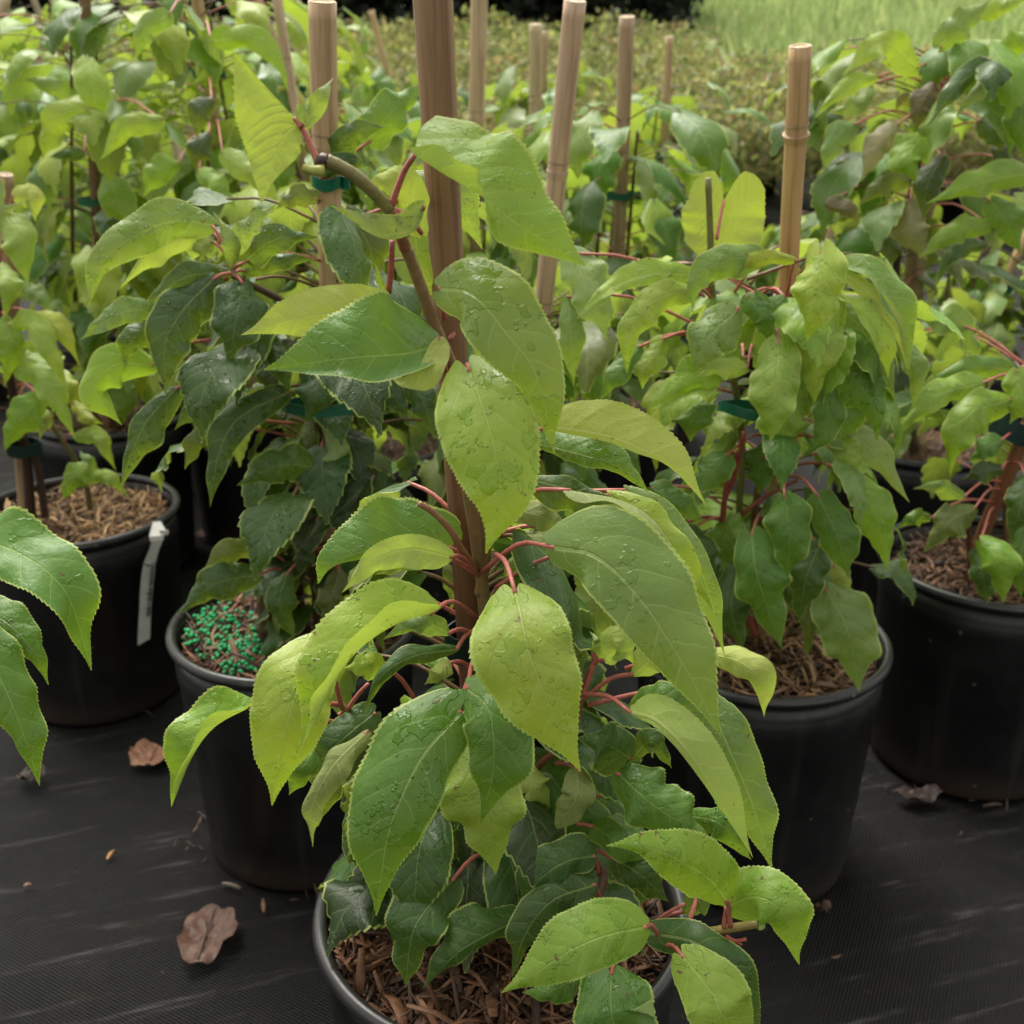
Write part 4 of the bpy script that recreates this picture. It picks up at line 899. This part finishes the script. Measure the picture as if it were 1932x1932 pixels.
# ------------------------------------------------------------------ plant behind, upper right
Q1 = Plant(.68, 1.76, 'tall tangled climber with a dark centre and dry tan leaves, upper right', GR)
Q1.pot(); Q1.mulch(.262, 500, 1., (.45, .26, .12), (.10, .05, .03))
Q1.axis = [at(1735, 830, 1.76), at(1700, 560, 1.70), at(1710, 380, 1.66), at(1775, 200, 1.62), at(1790, 120, 1.60)]
Q1.stake([at(1735, 900, 1.77), at(1722, 560, 1.74), at(1760, 300, 1.68), at(1790, 106, 1.64)], .013, .0165, (.40, .29, .17))
Q1.stem([([at(1725, 850, 1.75), at(1690, 560, 1.70), at(1715, 380, 1.65), at(1760, 200, 1.60), at(1765, 60, 1.57)], .009, .003, (.09, .07, .04))])
Q1.scr([
 ([(1730, 128), (1665, 80), (1588, 142)], 1.52, 1.48, 26, 34, 'L', dict(aL=(30, 30))),
 ([(1655, 145), (1592, 165), (1534, 226)], 1.52, 1.48, 16, 20, 'L', dict()),
 ([(1692, 235), (1650, 280), (1625, 342)], 1.50, 1.47, 26, 30, 'T', dict()),
 ([(1735, 258), (1714, 300), (1730, 347)], 1.48, 1.45, 40, 36, 'B', dict(wet=.6)),
 ([(1895, 118), (1820, 150), (1747, 242)], 1.48, 1.44, 26, 20, 'D', dict()),
 ([(1890, 135), (1850, 160), (1800, 215)], 1.46, 1.44, 8, 24, 'P', dict()),
 ([(1828, 185), (1885, 220), (1908, 305)], 1.50, 1.47, 22, 28, 'M', dict(aR=(30, 90))),
 ([(1950, 325), (1850, 345), (1748, 384)], 1.46, 1.42, 34, 26, 'B', dict()),
 ([(1773, 88), (1812, 45), (1870, 0)], 1.50, 1.50, 30, 28, 'G', dict()),
 ([(1850, 30), (1890, 15), (1940, -5)], 1.52, 1.5, 16, 16, 'L', dict()),
 ([(1890, 105), (1920, 80), (1960, 50)], 1.52, 1.5, 24, 26, 'B', dict()),
 ([(1718, 382), (1722, 440), (1750, 492)], 1.50, 1.48, 36, 30, 'T', dict(wet=.1)),
 ([(1868, 425), (1800, 440), (1732, 488)], 1.46, 1.44, 26, 22, 'B', dict()),
 ([(1760, 160), (1735, 200), (1730, 252)], 1.52, 1.5, 24, 28, 'R', dict()),
 ([(1740, 190), (1700, 190), (1690, 215)], 1.53, 1.52, 14, 14, 'R', dict()),
 ([(1612, 235), (1575, 262), (1553, 328)], 1.50, 1.48, 24, 26, 'G', dict()),
 ([(1775, 298), (1750, 350), (1740, 418)], 1.50, 1.48, 28, 30, 'K', dict()),
 ([(1715, 340), (1670, 345), (1620, 388)], 1.52, 1.50, 24, 26, 'O', dict()),
 ([(1560, 385), (1600, 398), (1618, 420)], 1.50, 1.49, 14, 22, 'R', dict()),
 ([(1700, 430), (1675, 470), (1660, 540)], 1.55, 1.53, 26, 26, 'O', dict()),
 ([(1860, 460), (1800, 475), (1765, 540)], 1.50, 1.47, 16, 20, 'D', dict()),
 ([(1905, 250), (1890, 290), (1870, 320)], 1.5, 1.48, 26, 26, 'K', dict()),
 ([(1850, 230), (1880, 260), (1890, 290)], 1.5, 1.48, 22, 22, 'D', dict()),
 ([(1930, 180), (1925, 240), (1935, 300)], 1.47, 1.45, 30, 34, 'M', dict()),
 ([(1640, 160), (1620, 195), (1560, 215)], 1.54, 1.52, 18, 20, 'P', dict()),
 ([(1870, 380), (1900, 420), (1925, 480)], 1.47, 1.45, 30, 34, 'M', dict()),
], 1.5)
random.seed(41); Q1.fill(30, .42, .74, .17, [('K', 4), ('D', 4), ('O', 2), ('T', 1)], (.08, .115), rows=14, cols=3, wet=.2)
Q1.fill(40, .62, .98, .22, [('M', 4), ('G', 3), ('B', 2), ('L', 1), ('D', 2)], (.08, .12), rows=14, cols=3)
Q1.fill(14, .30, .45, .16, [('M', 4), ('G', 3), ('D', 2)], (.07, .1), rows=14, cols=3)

# ------------------------------------------------------------------ plants further back
def back_plant(X, Y, label, n, z1, keys, seed, stake, indiv, Lr=(.085, .125), rad=.2, chipc=(.42, .26, .13), ties=2, n2=0, sk=(.55, .41, .25), wet=.35, z0=.32):
    random.seed(seed); p = Plant(X, Y, label, GR); p.pot(); p.mulch(.262, 220, 1.1, chipc, (.10, .055, .03))
    (tx, ty, tY, r) = stake; top = at(tx, ty, tY); ft = Vector((X + random.uniform(-.02, .02), Y, p.z0 + .12))
    p.stake([ft, ft.lerp(top, .5), top], r * .9, r, jt(sk, .1), nodes=((random.uniform(.4, .6), .08), (random.uniform(.75, .9), .1)))
    p.axis = [Vector((X, Y, .26)), ft.lerp(top, .6), ft.lerp(top, .98)]
    p.stem([([Vector((X + dx, Y + dy, .25)), Vector((X + dx * 1.3, Y + dy, .5)), p.ax(z1 - .03) + Vector((dx, dy, 0))], .005, .002, (.12, .075, .04)) for dx, dy in ((.02, -.02), (-.02, -.01), (.0, .02))])
    for i in range(ties):
        z = .42 + (z1 - .5) * (i + .6) / max(1, ties) * 1.05; p.tie(p.ax(z) + Vector((0, -.01, 0)), (0, 0, 1), .024, .011, M_tie, ey=.9)
    p.fill(n, z0, z1, rad, keys, Lr, indiv=indiv, rows=12 if indiv else 9, cols=3 if indiv else 2, wet=wet)
    return p
LG = [('L', 6), ('Y', 1), ('B', 3), ('G', 3), ('M', 2), ('D', 1)]
GG = [('G', 6), ('M', 5), ('B', 2), ('L', 1), ('D', 2), ('P', 2)]
back_plant(.0, 1.40, 'climber hidden behind the front plant, its tan stake leaning to the right', 60, .62, [('D', 4), ('M', 4), ('G', 2), ('O', 1)], 51, (1085, 2, 1.20, .0112), True, rad=.17)
C1 = back_plant(-.72, 1.90, 'lime climber on the thin brown stake, upper left above the dark wet plant', 92, .93, LG, 52, (158, -40, 1.80, .0085), True, rad=.23, sk=(.22, .13, .08), ties=3)
C1.scr([([(162, 208), (108, 222), (78, 305)], 1.62, 1.60, 26, 34, 'L', dict()), ([(305, 226), (240, 238), (188, 302)], 1.60, 1.57, 20, 26, 'L', dict()),
        ([(160, 290), (130, 290), (92, 296)], 1.60, 1.58, 12, 14, 'D', dict()), ([(146, 195), (95, 160), (45, 150)], 1.66, 1.65, 18, 20, 'G', dict())], 1.6)
C2 = back_plant(-.50, 2.05, 'lime and dark leaved climber between the thin stake and the splintered stake', 92, .97, LG, 53, (368, -30, 1.90, .0095), True, rad=.24, sk=(.46, .33, .2), ties=3)
C2.scr([([(318, 28), (272, 55), (256, 113)], 1.62, 1.60, 20, 26, 'G', dict()), ([(400, 78), (470, 74), (520, 112), (544, 173)], 1.60, 1.57, 20, 28, 'B', dict()),
        ([(335, 310), (300, 322), (270, 372)], 1.60, 1.57, 26, 28, 'B', dict()), ([(400, 190), (375, 215), (372, 262)], 1.62, 1.61, 24, 26, 'K', dict()), ([(395, 255), (375, 285), (372, 332)], 1.62, 1.61, 24, 26, 'K', dict()),
        ([(420, 290), (480, 330), (532, 392)], 1.56, 1.53, 26, 26, 'L', dict()), ([(375, 325), (410, 350), (448, 398)], 1.56, 1.54, 20, 22, 'B', dict())], 1.6)
back_plant(-.24, 1.75, 'yellow-green climber right behind the dark wet plant', 80, .80, LG, 54, (520, -20, 1.8, .0075), True, rad=.2, z0=.50)
back_plant(.17, 1.95, 'grey-green climber with a short tan stake, behind the front plant to the right', 92, .80, GG, 55, (1183, 32, 1.75, .0115), True, rad=.22, sk=(.42, .31, .23), ties=2)
back_plant(-.08, 2.10, 'climber behind the tall front stake with a pale leaning stake', 80, .76, LG, 56, (905, -25, 1.9, .0135), True, rad=.2)
back_plant(.05, 2.55, 'pale climber with two short stakes, behind the leaning tan stake', 80, .73, GG, 57, (1010, 46, 2.4, .0125), False)
back_plant(.33, 2.65, 'small grey-green climber with the shortest pinkish stake at the end of the rows', 80, .80, GG, 58, (1263, 70, 2.5, .0085), False)
back_plant(-.95, 2.62, 'pale climber over the pot seen past the tagged pot', 90, .84, GG, 59, (60, 60, 2.5, .009), False, chipc=(.45, .24, .12))
back_plant(-.62, 2.32, 'shaded climber in the black pot beyond the tagged pot', 70, .62, GG, 60, (300, 120, 2.3, .009), False)
far_rows = [(-1.25, 2.1, 'climber cut off by the left picture edge, leaning grey stake', (12, -10, 2.1, .009)), (-1.05, 3.15, 'far climber in the upper left corner', (95, -20, 3.1, .01)),
 (-.62, 3.05, 'far climber between the brown stake and the pale stake', (300, -20, 3., .009)), (-.28, 2.75, 'far climber just left of the splintered stake', (480, -20, 2.7, .009)), (-.18, 3.4, 'far climber with its stake top right of the tall front stake', (700, 20, 3.3, .009)),
 (-1.5, 3.0, 'far climber at the left end of the back row', (-60, -20, 3., .009)), (-.8, 3.9, 'climber of the last row on the left', (330, -10, 3.8, .01)), (-.35, 3.9, 'climber of the last row beside the tall front stake', (560, 0, 3.8, .01)),
 (-1.3, 3.9, 'climber of the last row in the left corner', (60, -10, 3.8, .01)), (.06, 3.2, 'far climber with a thin stake behind the two short stakes', (1027, 60, 3.1, .011))]
for i, (X, Y, lab, st) in enumerate(far_rows):
    back_plant(X, Y, lab, 95, .96 + .04 * (Y > 2.8) + (-.16 if X > -.2 else 0), LG if X < -.2 else GG, 70 + i, st, False, rad=.25)
for i, (X, Y, lab) in enumerate([(.95, 2.35, 'climber in the black pot with a wire hoop on its rim, far right'), (.72, 2.85, 'low leafy climber past the right middle plant, behind its stake'), (1.15, 1.75, 'climber at the right picture edge behind the slanting stake')]):
    back_plant(X, Y, lab, 70, .50 if i != 2 else .8, GG, 90 + i, ((1990, 330, Y, .009), (1600, 330, Y, .009), (2100, 150, Y, .009))[i], False, ties=1)
# a withered silvery leaf
random.seed(4)
# ------------------------------------------------------------------ name tag
tg = empty('name_tag', tuple(at(270, 1110, 1.355)), label='white plastic strip tag hanging from the rim of the left pot', category='plant tag')
def ribbon(mb, L, Rr, th, col=(1, 1, 1)):
    n = len(L); off = Vector((0, .0008, 0)); vs = []
    for a, b in zip(L, Rr): vs += [a, b, b + off, a + off]
    fs = [(0, 1, 2, 3), tuple((n - 1) * 4 + k for k in (3, 2, 1, 0))]
    for i in range(n - 1):
        b = i * 4
        for k in range(4): fs.append((b + k, b + 4 + k, b + 4 + (k + 1) % 4, b + (k + 1) % 4))
    mb.add(vs, fs, col)
def pw(x, y, d=.004):
    """a point of the picture on the outside wall of the tagged pot"""
    v = at(x, y, 1.) - CAM; v.normalize(); best = None
    cx, cy, r = -.613, 1.445, .1345 + d
    a = v.x ** 2 + v.y ** 2; b = 2 * (v.x * -cx + v.y * -cy); c = cx * cx + cy * cy - r * r
    D = b * b - 4 * a * c
    t = (-b - math.sqrt(max(0, D))) / (2 * a); return CAM + v * t
Lp = [(286, 1020), (282, 1036), (271, 1062), (267, 1085), (264, 1120), (263, 1150), (261, 1180), (259.5, 1218)]
Rp = [(308, 1018), (300, 1036), (293, 1062), (291, 1085), (287, 1120), (285, 1150), (283.5, 1180), (283, 1205)]
mb = MB(); ribbon(mb, [pw(x, y, .010) for x, y in Lp], [pw(x, y, .010) for x, y in Rp], .0008)
build(mb, 'strip', M_tag, tg, smooth=False)
mb = MB(); top = .288
A = [at(284, 1022, 1.345), at(281, 1012, 1.345), at(288, 985, 1.36), at(303, 984, 1.37)]; B = [at(308, 1018, 1.345), at(309, 1010, 1.345), at(312, 1000, 1.36), at(306, 990, 1.37)]
ribbon(mb, A, B, .0008)
ribbon(mb, [at(300, 1000, 1.346), at(318, 1001, 1.35)], [at(304, 1011, 1.346), at(317, 1009, 1.35)], .0008); build(mb, 'barbed_head', M_tag, tg, smooth=False)
mb = MB(); tube(mb, [pw(269, 1062, .0125), pw(282, 1067, .0125), pw(296, 1060, .0125)], .0007, .0007, (1, 1, 1), 5, 8); build(mb, 'ridge', M_ink, tg)
cu = bpy.data.curves.new('lettering', 'FONT'); cu.body = 'Actinidia arguta Opitz'; cu.size = 1.; cu.extrude = .004; cu.offset = .022
to = bpy.data.objects.new('lettering_source', cu); COL.objects.link(to); bpy.context.view_layer.update()
tm = bpy.data.meshes.new_from_object(to); bpy.data.objects.remove(to)
xs = [v.co.x for v in tm.vertices]; x0, x1 = min(xs), max(xs)
for v in tm.vertices:
    t = (v.co.x - x0) / (x1 - x0); y = v.co.y
    px = 288.5 + (280 - 288.5) * t + (y - .25) * 12.5; py = 1067 + (1163 - 1067) * t
    v.co = pw(px, py, .0112 + .0006 * (v.co.z > 0)) - Vector(ORG[tg.name])
tm.materials.append(M_ink); link('lettering', tm, tg)

# ------------------------------------------------------------------ litter on the fabric
def ground_at(x, y, dz=0.):
    v = at(x, y, 1.) - CAM; return CAM + v * ((dz - CH) / v.z)
def dead_leaf(px, py, wpx, hpx, col, label, seed, curl=.5):
    random.seed(seed); c = ground_at(px, py, .006); m = (c - CAM).length / F; W = wpx * m / 2; Hh = hpx * m / 2 / .68
    mb = MB(); vs = [c + Vector((0, 0, .004))]; cs = [col]; NR, NA = 6, 36
    lob = [1 + .07 * math.sin(3 * a + seed) + .05 * math.sin(7 * a + 2 * seed) + .035 * math.sin(13 * a) + .03 * math.sin(5 * a + 1) for a in [6.2832 * k / NA for k in range(NA)]]
    for i in range(1, NR + 1):
        for k in range(NA):
            a = 6.2832 * k / NA; r = i / NR * lob[k] * random.uniform(.97, 1.04)
            z = .005 + curl * .014 * r * r * (.5 + .5 * math.sin(2 * a + seed)) + .0028 * math.sin(5 * a + i * 1.7) * r + random.uniform(-.0022, .0022)
            vs.append(c + Vector((W * r * math.cos(a), Hh * r * math.sin(a), max(z, -.002)))); kk = random.uniform(.65, 1.2); cs.append(tuple(q * kk for q in col))
    fs = [(0, 1 + k, 1 + (k + 1) % NA) for k in range(NA)]
    for i in range(NR - 1):
        for k in range(NA): fs.append((1 + i * NA + k, 1 + (i + 1) * NA + k, 1 + (i + 1) * NA + (k + 1) % NA, 1 + i * NA + (k + 1) % NA))
    mb.add(vs, fs, cs)
    o = build(mb, 'fallen_leaf', M_dead, None, origin=tuple(c), label=label, category='dead leaf', group='dry leaves fallen on the black fabric')
    pm = MB(); tube(pm, [c + Vector((0, -Hh * .9, .006)), c + Vector((0, 0, .009)), c + Vector((0, Hh * .85, .008))], .0012, .0005, tuple(q * .55 for q in col), 5, 8); build(pm, 'midrib', M_stem, o)
dead_leaf(392, 1768, 90, 92, (.13, .062, .042), 'round dark brown dead leaf lying left of the front pot', 1)
dead_leaf(290, 1432, 80, 44, (.40, .20, .12), 'curled light tan dead leaf beside the pot with green beads', 2, 1.)
dead_leaf(345, 995, 30, 26, (.42, .24, .13), 'small tan dead leaf right of the tagged pot rim', 3)
dead_leaf(410, 1010, 74, 28, (.20, .10, .07), 'brown dead leaf between the tagged pot and the dark wet plant', 4)
dead_leaf(60, 1468, 46, 30, (.06, .04, .032), 'blackened dead leaf by the left edge under the arching leaf', 5)
dead_leaf(1550, 1720, 30, 10, (.12, .07, .05), 'sliver of dead leaf beside the right side of the front pot', 6)
dead_leaf(1730, 1505, 80, 24, (.06, .035, .03), 'flat wet dead leaf at the foot of the right pot', 7)
for i, (px, py, L, a, col, lab) in enumerate([(209, 1614, .012, 80, (.42, .22, .06), 'short orange wood chip alone on the fabric, left'), (497, 1710, .016, 105, (.26, .13, .07), 'thin brown wood chip just left of the front pot'),
        (436, 1672, .018, 160, (.22, .18, .15), 'pale curled bark bit at the foot of the pot with green beads'), (52, 1672, .006, 20, (.25, .14, .1), 'tiny pinkish crumb at the left edge of the fabric'), (1872, 1520, .02, 10, (.09, .06, .05), 'dark twig scrap in front of the right pot')]):
    random.seed(i); c = ground_at(px, py, .003); mb = MB(); D = Vector((math.cos(R(a)), math.sin(R(a)), 0)); S = Vector((-D.y, D.x, 0)); vs = []
    for k in range(5):
        t = k / 4 - .5; w = .0024 * (1 - abs(t) * .7) * random.uniform(.8, 1.15); p = c + D * L * 1.3 * t + Vector((0, 0, .002 * math.cos(t * 3)))
        vs += [p - S * w, p + S * w, p + S * w * .8 + Vector((0, 0, .0018)), p - S * w * .8 + Vector((0, 0, .0018))]
    fs = [(0, 1, 2, 3), (19, 18, 17, 16)] + [(k * 4 + j, k * 4 + 4 + j, k * 4 + 4 + (j + 1) % 4, k * 4 + (j + 1) % 4) for k in range(4) for j in range(4)]
    mb.add(vs, fs, col); build(mb, 'wood_chip', M_chip, None, smooth=False, origin=tuple(c), label=lab, category='wood chip', group='wood chips dropped on the fabric')
mb = MB(); random.seed(77)
for p, n in ((P0, 10), (P1, 34), (P2, 30), (P3, 14), (P4, 40), (Q1, 20)):
    for i in range(n):
        a = random.uniform(0, 6.28); r = random.uniform(.122, .122 + .08 * random.random()); chip(mb, p.X + r * math.cos(a), p.Y + r * math.sin(a), .002, .8, (.16, .09, .06), (.03, .018, .014))
for i in range(180): chip(mb, random.uniform(-.75, .8), random.uniform(.5, 2.2), .001, random.uniform(.2, .5), (.16, .09, .06), (.03, .02, .015))
build(mb, 'litter', M_chip, None, kind='stuff', label='dark wet crumbs of bark strewn on the fabric around the pots', category='litter')

# ------------------------------------------------------------------ low shrubs in pots, hedge, grass
proto = None; k = 0; labs_x = []
def shrub_thing(X, Y, label):
    z = ground_z(Y); r = empty('low_shrub', (X, Y, z), label=label, category='shrub', group='low shrubs in black pots behind the climbers')
    mb = MB(); lathe(mb, [(.02, .003), (.085, .0), (.105, .17), (.112, .17), (.112, .185), (.10, .185), (.09, .15), (.02, .15)], (X, Y, z), 28); build(mb, 'pot', M_pot, r)
    mb = MB()
    for i in range(7):
        a = i * .9; tube(mb, [(X, Y, z + .14), (X + .06 * math.cos(a), Y + .06 * math.sin(a), z + .25), (X + .14 * math.cos(a), Y + .14 * math.sin(a), z + .38)], .004, .0015, (.10, .065, .04), 5, 6)
    build(mb, 'stem', M_stem, r)
    P, D, U, L, W, C = shrub_leaves(X, Y, z + .13, .24, .34, 1500, PAL_S)
    quads('foliage', P, D, U, L, W, C, M_far, r, origin=(X, Y, z)); return r
front = [(.95, 4.9), (1.42, 4.95), (1.9, 4.9), (.62, 5.35), (1.15, 5.4), (1.66, 5.35), (2.15, 5.4), (2.4, 4.95)]
names = ['low shrub in the gap right of the shortest stake', 'low shrub just left of the tan stake top', 'low shrub right of the tan stake top', 'low shrub behind the shortest pinkish stake', 'second-row low shrub left of the tan stake',
         'second-row low shrub straight behind the tan stake', 'second-row low shrub by the tall tangled climber', 'low shrub mostly behind the tall tangled climber']
for (X, Y), l in zip(front, names): shrub_thing(X, Y, l)
acc = []
for j in range(15):
    Y = 5.0 + j * .42
    for i in range(-14, 12):
        X = i * .45 + (.22 if j % 2 else 0) + rng.uniform(-.05, .05)
        if Y < 5.6 and X > .4: continue
        lim = 8.3 if X < .13 * Y + .1 else 7.0
        if Y > lim or abs(X) > .50 * Y + .5: continue
        acc.append(shrub_leaves(X, Y, ground_z(Y) + .13, .27, rng.uniform(.28, .36), 620, PAL_S))
P, D, U, L, W, C = [np.concatenate([a[i] for a in acc]) for i in range(6)]
quads('shrub_bed', P, D, U, L, W, C, M_far, kind='stuff', label='bed of low brownish green shrubs massed behind the climbers', category='shrubs')
# hedge
n = 34000; X = rng.uniform(-8, 1.55, n); hh = 1.9 + .25 * np.sin(X * 2.1) + .15 * np.sin(X * 5)
zz = rng.uniform(0, 1, n) * hh; Y = 10.6 + rng.uniform(-.6, .9, n) + .2 * np.sin(X * 3 + zz * 2); edge = X > 1.2
P = np.stack([X, Y, zz + ground_z(10.4)], 1); D = rdir(n); C = np.array([(.010, .018, .009), (.005, .010, .005), (.020, .034, .013)])[rng.integers(0, 3, n)] * rng.uniform(.6, 1.3, (n, 1))
hr = empty('hedge', (-3, 10.6, ground_z(10.6)), label='dark hedge across the top behind the shrub bed', category='hedge')
quads('foliage', P, D, rdir(n), rng.uniform(.09, .17, n), rng.uniform(.03, .055, n), C, M_far, hr, origin=(-3, 10.6, ground_z(10.6)))
mb = MB()
for i in range(24):
    x = -7.8 + i * .39; z = ground_z(10.6); tube(mb, [(x, 10.7, z - .05), (x + .05, 10.7, z + .8), (x - .03, 10.75, z + 1.6)], .05, .02, (.05, .035, .025), 6, 6)
build(mb, 'trunks', M_bark, hr)
# tall grass on the bank
n = 60000; Y = 6.9 + 26 * rng.uniform(0, 1, n) ** 1.8; X = rng.uniform(-.15, .62, n) * Y
keep = ~((X < 1.6) & (Y < 12)); X, Y = X[keep], Y[keep]; n = len(X)
P = np.stack([X, Y, (Y - 3.5) * .15 + .03], 1); D = np.stack([rng.normal(0, .25, n), rng.normal(0, .25, n), np.ones(n)], 1); D /= np.linalg.norm(D, axis=1, keepdims=True)
C = np.array([(.30, .40, .17), (.36, .45, .21), (.22, .32, .12), (.42, .48, .25)])[rng.integers(0, 4, n)] * rng.uniform(.8, 1.15, (n, 1))
quads('grass', P, D, rdir(n), rng.uniform(.12, .3, n), rng.uniform(.008, .02, n), C, M_far, kind='stuff', label='soft pale green tall grass on the bank, upper right', category='grass')
